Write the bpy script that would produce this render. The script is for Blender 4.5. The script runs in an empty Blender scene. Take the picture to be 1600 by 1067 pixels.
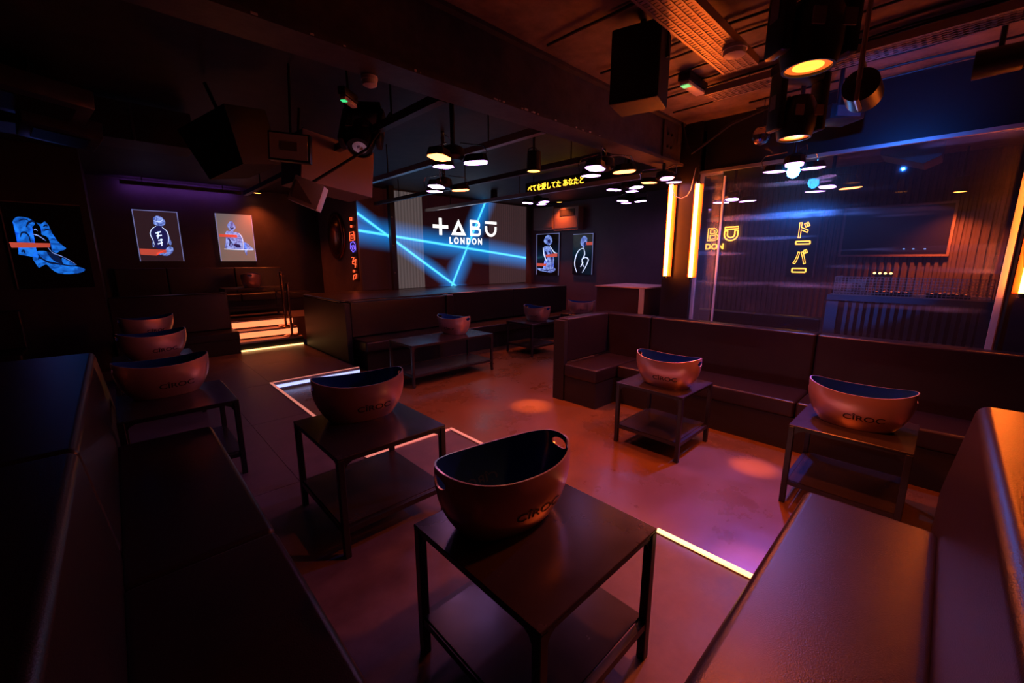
import bpy, bmesh, math, random
from mathutils import Vector, Matrix
random.seed(7)
R = math.radians
PI = math.pi
S = bpy.context.scene
COL = S.collection

# ------------------------------------------------------------------ camera, world, exposure
F, CX, CY, H = 645.0, 800.0, 533.5, 1.55
TH = math.atan(127 / 645.0)
AZ = R(46.3)
fw = Vector((math.cos(AZ) * math.cos(TH), math.sin(AZ) * math.cos(TH), -math.sin(TH)))
rt = Vector((math.sin(AZ), -math.cos(AZ), 0))
up = rt.cross(fw)
cd = bpy.data.cameras.new('camera')
cd.sensor_width = 36.0
cd.lens = F / 1600 * 36
cd.clip_start = 0.02
cam = bpy.data.objects.new('camera', cd)
cam.location = (0, 0, H)
cam.rotation_euler = (PI / 2 - TH, 0, AZ - PI / 2)
COL.objects.link(cam)
S.camera = cam
w = bpy.data.worlds.new('night')
S.world = w
w.use_nodes = True
w.node_tree.nodes['Background'].inputs[0].default_value = (0.10, 0.05, 0.12, 1)
w.node_tree.nodes['Background'].inputs[1].default_value = 0.02
S.view_settings.view_transform = 'Standard'
S.view_settings.look = 'None'
S.view_settings.gamma = 1.0
S.view_settings.use_curve_mapping = False
S.view_settings.exposure = 0.2


def at(px, py, x=None, y=None, z=None):
    """world point on the plane x=, y= or z= seen at photo pixel (px, py)"""
    d = fw * F + rt * (px - CX) + up * (CY - py)
    if z is not None: t = (z - H) / d.z
    elif x is not None: t = x / d.x
    else: t = y / d.y
    return Vector((0, 0, H)) + d * t


# ------------------------------------------------------------------ materials
MAT = {}


def mat(name, col=(0.05, 0.05, 0.05), rough=0.5, metal=0.0, emit=None, strength=0.0, spec=0.5,
        bump=0.0, bscale=40.0, vary=0.0, vscale=6.0, coat=0.0, rvar=0.0, stretch=None):
    m = bpy.data.materials.new(name)
    m.use_nodes = True
    nt = m.node_tree
    b = nt.nodes['Principled BSDF']
    b.inputs['Base Color'].default_value = (*col, 1)
    b.inputs['Roughness'].default_value = rough
    b.inputs['Metallic'].default_value = metal
    b.inputs['Specular IOR Level'].default_value = spec
    b.inputs['Coat Weight'].default_value = coat
    b.inputs['Coat Roughness'].default_value = 0.15
    if emit:
        b.inputs['Emission Color'].default_value = (*emit, 1)
        b.inputs['Emission Strength'].default_value = strength
    if vary or bump or rvar:
        tc = nt.nodes.new('ShaderNodeTexCoord')
        mp = nt.nodes.new('ShaderNodeMapping')
        if stretch: mp.inputs['Scale'].default_value = stretch
        nt.links.new(tc.outputs['Object'], mp.inputs[0])
    if vary or rvar:
        n = nt.nodes.new('ShaderNodeTexNoise')
        n.inputs['Scale'].default_value = vscale
        n.inputs['Detail'].default_value = 6
        n.inputs['Roughness'].default_value = 0.65
        nt.links.new(mp.outputs[0], n.inputs['Vector'])
        if vary:
            r = nt.nodes.new('ShaderNodeValToRGB')
            r.color_ramp.elements[0].position = 0.3
            r.color_ramp.elements[1].position = 0.72
            r.color_ramp.elements[0].color = (*[c * (1 - vary) for c in col], 1)
            r.color_ramp.elements[1].color = (*[min(1, c * (1 + vary)) for c in col], 1)
            nt.links.new(n.outputs['Fac'], r.inputs[0])
            nt.links.new(r.outputs[0], b.inputs['Base Color'])
        if rvar:
            mr = nt.nodes.new('ShaderNodeMapRange')
            mr.inputs['From Min'].default_value = 0.3
            mr.inputs['From Max'].default_value = 0.7
            mr.inputs['To Min'].default_value = max(0.02, rough - rvar)
            mr.inputs['To Max'].default_value = min(1, rough + rvar)
            nt.links.new(n.outputs['Fac'], mr.inputs['Value'])
            nt.links.new(mr.outputs[0], b.inputs['Roughness'])
    if bump:
        n2 = nt.nodes.new('ShaderNodeTexNoise')
        n2.inputs['Scale'].default_value = bscale
        n2.inputs['Detail'].default_value = 4
        nt.links.new(mp.outputs[0], n2.inputs['Vector'])
        bp = nt.nodes.new('ShaderNodeBump')
        bp.inputs['Strength'].default_value = bump
        bp.inputs['Distance'].default_value = 0.004
        nt.links.new(n2.outputs['Fac'], bp.inputs['Height'])
        nt.links.new(bp.outputs[0], b.inputs['Normal'])
    MAT[name] = m
    return m


ORANGE = (1.0, 0.13, 0.022)
LILAC = (0.80, 0.36, 1.0)
mat('platform_vinyl', (0.125, 0.090, 0.115), 0.42, bump=0.15, bscale=300, vary=0.3, vscale=5, rvar=0.08)  # lavender tint of the lilac lights mixed into the base colour
mat('dance_floor', (0.16, 0.082, 0.032), 0.30, bump=0.1, bscale=30, vary=0.22, vscale=1.6, rvar=0.10)
mat('joint', (0.01, 0.008, 0.008), 0.8)
mat('black_wall', (0.03, 0.024, 0.028), 0.5, vary=0.3, vscale=3, bump=0.1, bscale=20)
mat('ribbed_wall', (0.11, 0.085, 0.09), 0.42, vary=0.25, vscale=3)
mat('far_wall', (0.13, 0.075, 0.10), 0.45, vary=0.15, vscale=2, bump=0.05, bscale=10)
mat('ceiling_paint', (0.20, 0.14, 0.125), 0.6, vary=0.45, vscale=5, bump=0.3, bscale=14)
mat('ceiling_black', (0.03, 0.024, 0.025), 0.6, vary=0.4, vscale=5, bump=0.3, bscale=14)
mat('beam_paint', (0.065, 0.052, 0.055), 0.45, vary=0.4, vscale=9, bump=0.3, bscale=30)
mat('leather', (0.019, 0.0115, 0.012), 0.31, bump=0.22, bscale=220, vary=0.15, vscale=8, stretch=(1, 1, 1))
mat('pillar_black', (0.012, 0.010, 0.011), 0.45)
mat('plinth', (0.012, 0.010, 0.010), 0.55)
mat('black_steel', (0.016, 0.014, 0.016), 0.36, bump=0.05, bscale=200)
mat('table_plate', (0.030, 0.024, 0.025), 0.24, vary=0.1, vscale=6, rvar=0.04)
mat('copper', (0.70, 0.42, 0.38), 0.28, metal=0.65, bump=0.04, bscale=400)
mat('bowl_lining', (0.010, 0.055, 0.24), 0.22, coat=0.4)
mat('bowl_ink', (0.02, 0.012, 0.012), 0.5)
mat('bowl_ink_inner', (0.03, 0.07, 0.2), 0.4)
mat('bowl_rim', (0.75, 0.6, 0.58), 0.25, metal=0.6)
mat('aluminium', (0.62, 0.57, 0.56), 0.34, metal=0.85, bump=0.1, bscale=60)
mat('chrome', (0.7, 0.68, 0.68), 0.16, metal=1.0)
mat('brass', (0.62, 0.36, 0.20), 0.2, metal=1.0)
mat('plastic_black', (0.014, 0.013, 0.014), 0.38)
mat('speaker_paint', (0.28, 0.20, 0.19), 0.55, bump=0.15, bscale=120)
mat('speaker_black', (0.018, 0.016, 0.017), 0.6)
mat('white_plastic', (0.70, 0.62, 0.60), 0.45)
mat('duct_metal', (0.16, 0.15, 0.18), 0.32, metal=0.7, vary=0.3, vscale=4)
mat('cabinet', (0.05, 0.03, 0.034), 0.35)
mat('booth_blue_lit', (0.22, 0.33, 0.46), 0.4)  # blue lamplight mixed into the booth's base colour
mat('tube_orange', (1, 0.5, 0.2), 0.4, emit=(1.0, 0.16, 0.014), strength=62)
mat('halo_orange', (0.30, 0.07, 0.012), 0.5)  # orange halo of the tubes as a surface colour
mat('lens_orange', (0.2, 0.05, 0.02), 0.3, emit=(1.0, 0.16, 0.02), strength=0.9)
mat('lens_core', (0.2, 0.05, 0.02), 0.3, emit=(1.0, 0.33, 0.035), strength=2.6)
mat('panel_orange', (0.2, 0.08, 0.04), 0.3, emit=(1.0, 0.20, 0.05), strength=9)
mat('panel_lilac', (0.2, 0.1, 0.2), 0.3, emit=(0.74, 0.36, 1.0), strength=4.5)
mat('panel_lilac_bright', (0.2, 0.1, 0.2), 0.3, emit=(0.70, 0.32, 1.0), strength=15)
mat('lamp_blue', (0.1, 0.2, 0.4), 0.3, emit=(0.04, 0.36, 1.0), strength=40)
mat('downlight_lens', (0.2, 0.08, 0.03), 0.3, emit=(1.0, 0.33, 0.05), strength=7)
mat('neon_amber', (0.4, 0.2, 0.05), 0.3, emit=(1.0, 0.42, 0.05), strength=3.2)
mat('neon_red', (0.4, 0.1, 0.05), 0.3, emit=(1.0, 0.10, 0.03), strength=1.6)
mat('neon_violet', (0.2, 0.1, 0.4), 0.3, emit=(0.15, 0.12, 1.0), strength=1.2)
mat('ticker_text', (0.4, 0.3, 0.05), 0.3, emit=(1.0, 0.55, 0.03), strength=2.6)
mat('screen_white', (0.8, 0.8, 0.8), 0.4, emit=(1.0, 0.98, 0.95), strength=1.3)
mat('print_blue', (0.02, 0.1, 0.3), 0.4, emit=(0.012, 0.17, 0.80), strength=1.0)
mat('print_blue_dark', (0.005, 0.01, 0.03), 0.4, emit=(0.003, 0.012, 0.07), strength=0.6)
mat('print_pale', (0.3, 0.4, 0.7), 0.4, emit=(0.24, 0.36, 0.95), strength=0.9)
mat('print_line', (0.5, 0.6, 0.8), 0.4, emit=(0.60, 0.72, 1.0), strength=1.0)
mat('print_shade', (0.01, 0.01, 0.05), 0.4, emit=(0.012, 0.012, 0.09), strength=0.7)
def print_mat(name, lo, hi, k, scale):
    m = mat(name, tuple(c * 0.5 for c in hi), 0.4, emit=hi, strength=k)
    nt = m.node_tree; L = nt.links.new; b = nt.nodes['Principled BSDF']
    tc = nt.nodes.new('ShaderNodeTexCoord'); n = nt.nodes.new('ShaderNodeTexNoise')
    n.inputs['Scale'].default_value = scale; n.inputs['Detail'].default_value = 3; n.inputs['Distortion'].default_value = 1.6
    L(tc.outputs['Object'], n.inputs['Vector'])
    r = nt.nodes.new('ShaderNodeValToRGB')
    r.color_ramp.elements[0].position = 0.40; r.color_ramp.elements[0].color = (*lo, 1)
    r.color_ramp.elements[1].position = 0.60; r.color_ramp.elements[1].color = (*hi, 1)
    L(n.outputs['Fac'], r.inputs[0]); L(r.outputs[0], b.inputs['Emission Color'])
print_mat('print_blue', (0.004, 0.06, 0.33), (0.012, 0.19, 0.85), 0.9, 9)
print_mat('print_pale', (0.05, 0.09, 0.36), (0.30, 0.44, 1.0), 0.8, 11)
mat('print_red', (0.6, 0.1, 0.07), 0.4, emit=(0.75, 0.10, 0.06), strength=0.55)
mat('print_ground', (0.012, 0.008, 0.010), 0.18)
mat('print_ground_brown', (0.035, 0.018, 0.022), 0.2, emit=(0.07, 0.03, 0.04), strength=0.3)
mat('print_ground_grey', (0.2, 0.18, 0.16), 0.3, emit=(0.20, 0.17, 0.15), strength=0.55)
mat('edge_glow', (0.3, 0.3, 0.5), 0.2, emit=(0.35, 0.40, 0.9), strength=0.35)
mat('led_warm', (0.5, 0.4, 0.2), 0.4, emit=(1.0, 0.48, 0.16), strength=3.0)
mat('led_step', (0.5, 0.3, 0.2), 0.4, emit=(1.0, 0.22, 0.08), strength=1.5)
mat('led_pink', (0.5, 0.3, 0.3), 0.4, emit=(1.0, 0.42, 0.55), strength=2.2)
mat('led_cool', (0.4, 0.4, 0.6), 0.4, emit=(0.42, 0.50, 1.0), strength=1.3)
mat('tread', (0.60, 0.40, 0.34), 0.4, vary=0.2, vscale=8)
mat('led_dim', (0.5, 0.3, 0.25), 0.4, emit=(1.0, 0.30, 0.22), strength=0.55)
mat('wash_violet', (0.2, 0.1, 0.3), 0.4, emit=(0.45, 0.12, 1.0), strength=9)
mat('exit_green', (0.1, 0.4, 0.2), 0.4, emit=(0.05, 0.8, 0.25), strength=0.9)
mat('exit_diffuser', (0.75, 0.65, 0.6), 0.35)
mat('bronze_disc', (0.28, 0.09, 0.045), 0.22, metal=0.9)
mat('tv_black', (0.010, 0.009, 0.012), 0.32)
mat('tiny_blue', (0.1, 0.2, 0.4), 0.4, emit=(0.1, 0.35, 1.0), strength=2)
mat('tiny_red', (0.4, 0.1, 0.05), 0.4, emit=(1.0, 0.15, 0.05), strength=1.5)
mat('wire', (0.72, 0.62, 0.62), 0.4, metal=0.2)
mat('mirror_tile', (0.6, 0.55, 0.55), 0.08, metal=1.0)
mat('plaque_grey', (0.22, 0.16, 0.16), 0.5)
mat('booth_amber', (0.4, 0.3, 0.1), 0.4, emit=(1.0, 0.6, 0.15), strength=5)


def glass_material(name='glass', haze=0.03):
    m = bpy.data.materials.new('streaked_' + name)
    m.use_nodes = True
    nt = m.node_tree
    for n in list(nt.nodes): nt.nodes.remove(n)
    L = nt.links.new
    out = nt.nodes.new('ShaderNodeOutputMaterial')
    tr = nt.nodes.new('ShaderNodeBsdfTransparent')
    tr.inputs[0].default_value = (0.93, 0.93, 0.94, 1)
    gl = nt.nodes.new('ShaderNodeBsdfGlossy')
    gl.inputs['Roughness'].default_value = 0.03
    df = nt.nodes.new('ShaderNodeBsdfDiffuse')  # pale streaks painted in for wavy reflections on the pane
    df.inputs[0].default_value = (0.75, 0.72, 0.75, 1)
    fr = nt.nodes.new('ShaderNodeFresnel')
    fr.inputs[0].default_value = 1.45
    mx = nt.nodes.new('ShaderNodeMixShader')
    L(fr.outputs[0], mx.inputs[0]); L(tr.outputs[0], mx.inputs[1]); L(gl.outputs[0], mx.inputs[2])
    tc = nt.nodes.new('ShaderNodeTexCoord')
    mp = nt.nodes.new('ShaderNodeMapping')
    mp.inputs['Scale'].default_value = (1, 0.9, 3.6)
    L(tc.outputs['Object'], mp.inputs[0])
    n = nt.nodes.new('ShaderNodeTexNoise')
    n.inputs['Scale'].default_value = 1.7
    n.inputs['Detail'].default_value = 5
    n.inputs['Distortion'].default_value = 0.5
    L(mp.outputs[0], n.inputs['Vector'])
    mp2 = nt.nodes.new('ShaderNodeMapping')
    mp2.inputs['Scale'].default_value = (1, 0.35, 7.5)
    L(tc.outputs['Object'], mp2.inputs[0])
    n2 = nt.nodes.new('ShaderNodeTexNoise')
    n2.inputs['Scale'].default_value = 1.0
    n2.inputs['Detail'].default_value = 3
    L(mp2.outputs[0], n2.inputs['Vector'])
    r2 = nt.nodes.new('ShaderNodeMapRange')
    r2.inputs['From Min'].default_value = 0.54
    r2.inputs['From Max'].default_value = 0.68
    r2.inputs['To Max'].default_value = 0.55
    L(n2.outputs['Fac'], r2.inputs['Value'])
    r1 = nt.nodes.new('ShaderNodeMapRange')
    r1.inputs['From Min'].default_value = 0.40
    r1.inputs['From Max'].default_value = 0.68
    L(n.outputs['Fac'], r1.inputs['Value'])
    mul = nt.nodes.new('ShaderNodeMath'); mul.operation = 'MULTIPLY'
    L(r1.outputs[0], mul.inputs[0]); L(r2.outputs[0], mul.inputs[1])
    add = nt.nodes.new('ShaderNodeMath'); add.operation = 'ADD'
    add.inputs[1].default_value = haze
    L(mul.outputs[0], add.inputs[0])
    mx2 = nt.nodes.new('ShaderNodeMixShader')
    L(add.outputs[0], mx2.inputs[0]); L(mx.outputs[0], mx2.inputs[1]); L(df.outputs[0], mx2.inputs[2])
    L(mx2.outputs[0], out.inputs[0])
    MAT[name] = m


glass_material()
glass_material('glass_edge_pane', 0.16)
mat('pale_metal', (0.75, 0.72, 0.72), 0.42, metal=0.35)


def screen_material():
    """the projected picture: three blue light beams over dim pleated panels, in the screen's own x/z"""
    m = bpy.data.materials.new('projected_screen')
    m.use_nodes = True
    nt = m.node_tree
    L = nt.links.new
    b = nt.nodes['Principled BSDF']
    b.inputs['Roughness'].default_value = 0.6
    tc = nt.nodes.new('ShaderNodeTexCoord')
    sp = nt.nodes.new('ShaderNodeSeparateXYZ')
    L(tc.outputs['Object'], sp.inputs[0])

    def math_(op, a, b_=None, c=None):
        n = nt.nodes.new('ShaderNodeMath'); n.operation = op
        for i, v in enumerate((a, b_, c)):
            if v is None: continue
            if isinstance(v, (int, float)): n.inputs[i].default_value = v
            else: L(v, n.inputs[i])
        return n.outputs[0]
    lines = [((563.75, 360.6), (821.6, 402.8), 0.36), ((563.75, 337.0), (713.75, 447.8), 0.22),
             ((705, 448.8), (755, 324), 0.36)]
    glow = core = None
    for p, q, wd in lines:
        a = at(*p, y=SCR_Y); c = at(*q, y=SCR_Y)
        dx, dz = c.x - a.x, c.z - a.z
        ln = math.hypot(dx, dz)
        nx, nz = -dz / ln, dx / ln
        k = -(nx * a.x + nz * a.z)
        d = math_('ABSOLUTE', math_('ADD', math_('ADD', math_('MULTIPLY', sp.outputs['X'], nx), math_('MULTIPLY', sp.outputs['Z'], nz)), k))
        g = math_('POWER', math_('MAXIMUM', math_('SUBTRACT', 1.0, math_('DIVIDE', d, wd)), 0.0), 1.4)
        cr = math_('POWER', math_('MAXIMUM', math_('SUBTRACT', 1.0, math_('DIVIDE', d, 0.034)), 0.0), 0.7)
        glow = g if glow is None else math_('MAXIMUM', glow, g)
        core = cr if core is None else math_('MAXIMUM', core, cr)
    # pleated panels of two tones
    wv = nt.nodes.new('ShaderNodeTexWave')
    wv.inputs['Scale'].default_value = 4.2
    wv.inputs['Distortion'].default_value = 1.0
    wv.inputs['Detail'].default_value = 2
    mp = nt.nodes.new('ShaderNodeMapping')
    mp.inputs['Scale'].default_value = (1, 0.001, 0.02)
    L(tc.outputs['Object'], mp.inputs[0]); L(mp.outputs[0], wv.inputs['Vector'])
    ramp = nt.nodes.new('ShaderNodeValToRGB')
    ramp.color_ramp.interpolation = 'CONSTANT'
    x0 = at(563, 390, y=SCR_Y).x; x1 = at(822, 390, y=SCR_Y).x
    stops = [(0, (0.008, 0.001, 0.001)), ((at(618, 390, y=SCR_Y).x - x0) / (x1 - x0), (0.075, 0.056, 0.056)),
             ((at(662, 390, y=SCR_Y).x - x0) / (x1 - x0), (0.007, 0.001, 0.002)), ((at(764, 390, y=SCR_Y).x - x0) / (x1 - x0), (0.036, 0.018, 0.020))]
    e = ramp.color_ramp.elements
    e[0].position, e[0].color = 0, (*stops[0][1], 1)
    e[1].position, e[1].color = stops[1][0], (*stops[1][1], 1)
    for pos, c in stops[2:]:
        n = e.new(pos); n.color = (*c, 1)
    L(math_('DIVIDE', math_('SUBTRACT', sp.outputs['X'], x0), x1 - x0), ramp.inputs[0])
    mr = nt.nodes.new('ShaderNodeMapRange')
    mr.inputs['To Min'].default_value = 0.7; mr.inputs['To Max'].default_value = 1.1
    L(wv.outputs['Fac'], mr.inputs['Value'])
    vm = nt.nodes.new('ShaderNodeVectorMath'); vm.operation = 'SCALE'
    L(ramp.outputs[0], vm.inputs[0]); L(mr.outputs[0], vm.inputs['Scale'])
    gc = nt.nodes.new('ShaderNodeVectorMath'); gc.operation = 'SCALE'
    gc.inputs[0].default_value = (0.0, 0.19, 0.62); L(glow, gc.inputs['Scale'])
    cc = nt.nodes.new('ShaderNodeVectorMath'); cc.operation = 'SCALE'
    cc.inputs[0].default_value = (0.12, 0.75, 0.9); L(core, cc.inputs['Scale'])
    s1 = nt.nodes.new('ShaderNodeVectorMath'); s1.operation = 'ADD'
    L(vm.outputs[0], s1.inputs[0]); L(gc.outputs[0], s1.inputs[1])
    s2 = nt.nodes.new('ShaderNodeVectorMath'); s2.operation = 'ADD'
    L(s1.outputs[0], s2.inputs[0]); L(cc.outputs[0], s2.inputs[1])
    b.inputs['Base Color'].default_value = (0.02, 0.014, 0.016, 1)
    L(s2.outputs[0], b.inputs['Emission Color'])
    b.inputs['Emission Strength'].default_value = 1.0
    MAT['screen'] = m


SCR_Y = 8.15
screen_material()


# ------------------------------------------------------------------ mesh helpers
def root_loc(o):
    while o is not None and o.parent is not None: o = o.parent
    return o.location.copy() if o is not None else Vector((0, 0, 0))


def tag(o, label=None, cat=None, group=None, kind=None):
    if label: o['label'] = label
    if cat: o['category'] = cat
    if group: o['group'] = group
    if kind: o['kind'] = kind
    return o


def thing(name, label, cat, loc=(0, 0, 0), group=None):
    o = bpy.data.objects.new(name, None)
    o.empty_display_size = 0.1
    o.location = loc
    COL.objects.link(o)
    return tag(o, label, cat, group)


def obj(name, bm, m, parent=None, smooth=False, label=None, weighted=False, loc=None):
    """link a bmesh given in world coordinates as one object; parts are stored relative to their thing"""
    off = root_loc(parent) if parent is not None else (Vector(loc) if loc is not None else Vector((0, 0, 0)))
    if isinstance(bm, bpy.types.Mesh):
        me = bm
        me.transform(Matrix.Translation(-off))
    else:
        bmesh.ops.recalc_face_normals(bm, faces=bm.faces)
        bmesh.ops.translate(bm, verts=bm.verts, vec=-off)
        me = bpy.data.meshes.new(name)
        bm.to_mesh(me); bm.free()
    me.name = name
    for mm in (m if isinstance(m, (list, tuple)) else [m]): me.materials.append(MAT[mm])
    if smooth:
        me.polygons.foreach_set('use_smooth', [True] * len(me.polygons))
        me.set_sharp_from_angle(angle=R(40))
    o = bpy.data.objects.new(name, me)
    if parent is not None: o.parent = parent
    else: o.location = off
    COL.objects.link(o)
    if weighted:
        wn = o.modifiers.new('weighted_normal', 'WEIGHTED_NORMAL'); wn.keep_sharp = True
    if label: o['label'] = label
    return o


def add_box(bm, x0, x1, y0, y1, z0, z1, bevel=0.0, seg=2):
    t = bmesh.new()
    vs = [t.verts.new((x, y, z)) for x in (x0, x1) for y in (y0, y1) for z in (z0, z1)]
    for f in ((0, 1, 3, 2), (4, 6, 7, 5), (0, 4, 5, 1), (2, 3, 7, 6), (0, 2, 6, 4), (1, 5, 7, 3)):
        t.faces.new([vs[i] for i in f])
    bmesh.ops.recalc_face_normals(t, faces=t.faces)
    if bevel:
        bmesh.ops.bevel(t, geom=list(t.edges), offset=bevel, segments=seg, profile=0.5, affect='EDGES')
    tm = bpy.data.meshes.new('tmp'); t.to_mesh(tm); t.free()
    bm.from_mesh(tm); bpy.data.meshes.remove(tm)
    return bm


def bx(*a, **k): return add_box(bmesh.new(), *a, **k)


def box(name, m, parent, x0, x1, y0, y1, z0, z1, bevel=0.0, seg=3, **k):
    return obj(name, bx(min(x0, x1), max(x0, x1), min(y0, y1), max(y0, y1), min(z0, z1), max(z0, z1), bevel=bevel, seg=seg), m, parent,
               smooth=bevel > 0, weighted=bevel > 0, **k)


def add_tube(bm, pts, r, n=8, cap=True):
    pts = [Vector(p) for p in pts]
    rings = []
    prev = None
    for i, p in enumerate(pts):
        d = (pts[min(i + 1, len(pts) - 1)] - pts[max(i - 1, 0)]).normalized()
        a = d.orthogonal().normalized() if prev is None else (prev - d * prev.dot(d)).normalized()
        prev = a
        b = d.cross(a)
        rr = r[i] if isinstance(r, (list, tuple)) else r
        rings.append([bm.verts.new(p + (a * math.cos(t) + b * math.sin(t)) * rr) for t in [2 * PI * k / n for k in range(n)]])
    for i in range(len(rings) - 1):
        for k in range(n):
            bm.faces.new((rings[i][k], rings[i][(k + 1) % n], rings[i + 1][(k + 1) % n], rings[i + 1][k]))
    if cap:
        bm.faces.new(rings[0][::-1]); bm.faces.new(rings[-1])
    return bm


def tube(name, m, parent, pts, r, n=8, **k): return obj(name, add_tube(bmesh.new(), pts, r, n), m, parent, smooth=True, **k)


def add_lathe(bm, prof, c=(0, 0, 0), n=24, ax='z', sx=1.0, sy=1.0):
    rings = []
    for r, z in prof:
        ring = []
        for k in range(n):
            t = 2 * PI * k / n
            a, b = r * math.cos(t) * sx, r * math.sin(t) * sy
            v = {'z': (a, b, z), 'x': (z, a, b), 'y': (a, z, b)}[ax]
            ring.append(bm.verts.new((c[0] + v[0], c[1] + v[1], c[2] + v[2])))
        rings.append(ring)
    for i in range(len(rings) - 1):
        for k in range(n):
            bm.faces.new((rings[i][k], rings[i][(k + 1) % n], rings[i + 1][(k + 1) % n], rings[i + 1][k]))
    bm.faces.new(rings[0][::-1]); bm.faces.new(rings[-1])
    return bm


def lathe(name, m, parent, prof, c=(0, 0, 0), n=24, ax='z', **k):
    return obj(name, add_lathe(bmesh.new(), prof, c, n, ax), m, parent, smooth=True, **k)


def add_prism(bm, pts, a, b, plane='xz'):
    """polygon pts (u, v) extruded between depths a and b; plane xz: facing y, yz: facing x, xy: facing z"""
    f = {'xz': lambda u, v, d: (u, d, v), 'yz': lambda u, v, d: (d, u, v), 'xy': lambda u, v, d: (u, v, d)}[plane]
    A = [bm.verts.new(f(u, v, a)) for u, v in pts]
    B = [bm.verts.new(f(u, v, b)) for u, v in pts]
    n = len(pts)
    for i in range(n): bm.faces.new((A[i], A[(i + 1) % n], B[(i + 1) % n], B[i]))
    fa = bm.faces.new(A); fb = bm.faces.new(B[::-1])
    bmesh.ops.triangulate(bm, faces=[fa, fb])
    return bm


def copy_tree(o, parent=None):
    c = o.copy()
    COL.objects.link(c)
    if parent is not None: c.parent = parent
    for ch in list(o.children): copy_tree(ch, c)
    return c


def text_mesh(s, size, extrude=0.0, outline=0.0, bold=0.0, sx=1.0):
    cu = bpy.data.curves.new('txt', 'FONT')
    cu.body = s
    cu.size = size
    cu.extrude = extrude
    cu.offset = bold
    cu.align_x = 'CENTER'
    cu.align_y = 'CENTER'
    if outline:
        cu.fill_mode = 'NONE'; cu.bevel_depth = outline; cu.bevel_resolution = 1; cu.resolution_u = 4
    o = bpy.data.objects.new('txt', cu)
    COL.objects.link(o)
    dg = bpy.context.evaluated_depsgraph_get()
    me = bpy.data.meshes.new_from_object(o.evaluated_get(dg))
    bpy.data.objects.remove(o)
    bpy.data.curves.remove(cu)
    me.materials.clear()
    xs = [v.co.x for v in me.vertices]; ys = [v.co.y for v in me.vertices]
    if xs:
        cx, cy = (min(xs) + max(xs)) / 2, (min(ys) + max(ys)) / 2
        me.transform(Matrix.Diagonal((sx, 1, 1, 1)) @ Matrix.Translation((-cx, -cy, 0)))
    return me


def fit(me, w, h):
    xs = [v.co.x for v in me.vertices]; ys = [v.co.y for v in me.vertices]
    me.transform(Matrix.Diagonal((w / max(1e-6, max(xs) - min(xs)), h / max(1e-6, max(ys) - min(ys)), 1, 1)))
    return me


FACE_Y = Matrix(((1, 0, 0, 0), (0, 0, -1, 0), (0, 1, 0, 0), (0, 0, 0, 1)))      # text x->+X, y->+Z, front faces -Y
FACE_X = Matrix(((0, 0, -1, 0), (-1, 0, 0, 0), (0, 1, 0, 0), (0, 0, 0, 1)))     # text x->-Y, y->+Z, front faces -X


def place(me, loc, M): me.transform(Matrix.Translation(loc) @ M); return me


def smooth_poly(pts, sub=5):
    n = len(pts); out = []
    for i in range(n):
        p0, p1, p2, p3 = pts[i - 1], pts[i], pts[(i + 1) % n], pts[(i + 2) % n]
        for k in range(sub):
            t = k / sub
            out.append(tuple(0.5 * (2 * p1[j] + (p2[j] - p0[j]) * t + (2 * p0[j] - 5 * p1[j] + 4 * p2[j] - p3[j]) * t * t
                                    + (3 * p1[j] - p0[j] - 3 * p2[j] + p3[j]) * t ** 3) for j in (0, 1)))
    return out


def spot(name, loc, target, power, color, angle=60, blend=0.4, radius=0.05, parent=None):
    l = bpy.data.lights.new(name, 'SPOT')
    l.energy = power; l.color = color; l.spot_size = R(angle); l.spot_blend = blend; l.shadow_soft_size = radius
    o = bpy.data.objects.new(name, l)
    o.rotation_euler = (Vector(target) - Vector(loc)).to_track_quat('-Z', 'Y').to_euler()
    o.location = Vector(loc) - (root_loc(parent) if parent is not None else Vector((0, 0, 0)))
    if parent is not None: o.parent = parent
    COL.objects.link(o)
    return o


def structure(name, m, *a, **k):
    o = box(name, m, None, *a, **k); o['kind'] = 'structure'; return o


# ------------------------------------------------------------------ the setting
XW, YS, YA = 8.6, 8.2, 10.5          # far ribbed wall, screen wall, alcove wall
ZC, ZD = 3.0, -0.10                  # ceiling, sunken dance floor
XS0, XS1 = -0.12, 3.69               # alcove side walls
fl = structure('floor', 'joint', -3.2, 8.9, -2.9, 8.25, -0.35, -0.13)
# sunken dance floor slab
o = box('dance_floor', 'dance_floor', fl, 1.28, 8.6, -2.6, 8.2, -0.13, ZD)
# raised platform panels with open seams (x0, x1, y0, y1)
cols = [(-3.0, -1.75), (-1.75, -0.5), (-0.5, 2.1)]
for x0, x1 in cols:
    for y0, y1 in ((-2.6, 0.2), (0.2, 3.0)):
        box('floor_panel', 'platform_vinyl', fl, x0 + 0.0015, x1 - 0.0015, y0 + 0.0015, y1 - 0.0015, -0.13, 0.0)
for x0, x1 in ((-3.0, -1.75), (-1.75, -0.5), (-0.5, 0.77), (0.77, 1.28)):
    for y0, y1 in ((3.0, 4.4), (4.4, 5.8), (5.8, 7.0), (7.0, 8.2)):
        box('floor_panel', 'platform_vinyl', fl, x0 + 0.0015, x1 - 0.0015, y0 + 0.0015, y1 - 0.0015, -0.13, 0.0)
for y0, y1 in ((5.8, 7.0), (7.0, 8.2)):
    box('floor_panel', 'platform_vinyl', fl, 1.2815, 2.43, y0 + 0.0015, y1 - 0.0015, -0.13, 0.0)

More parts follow.
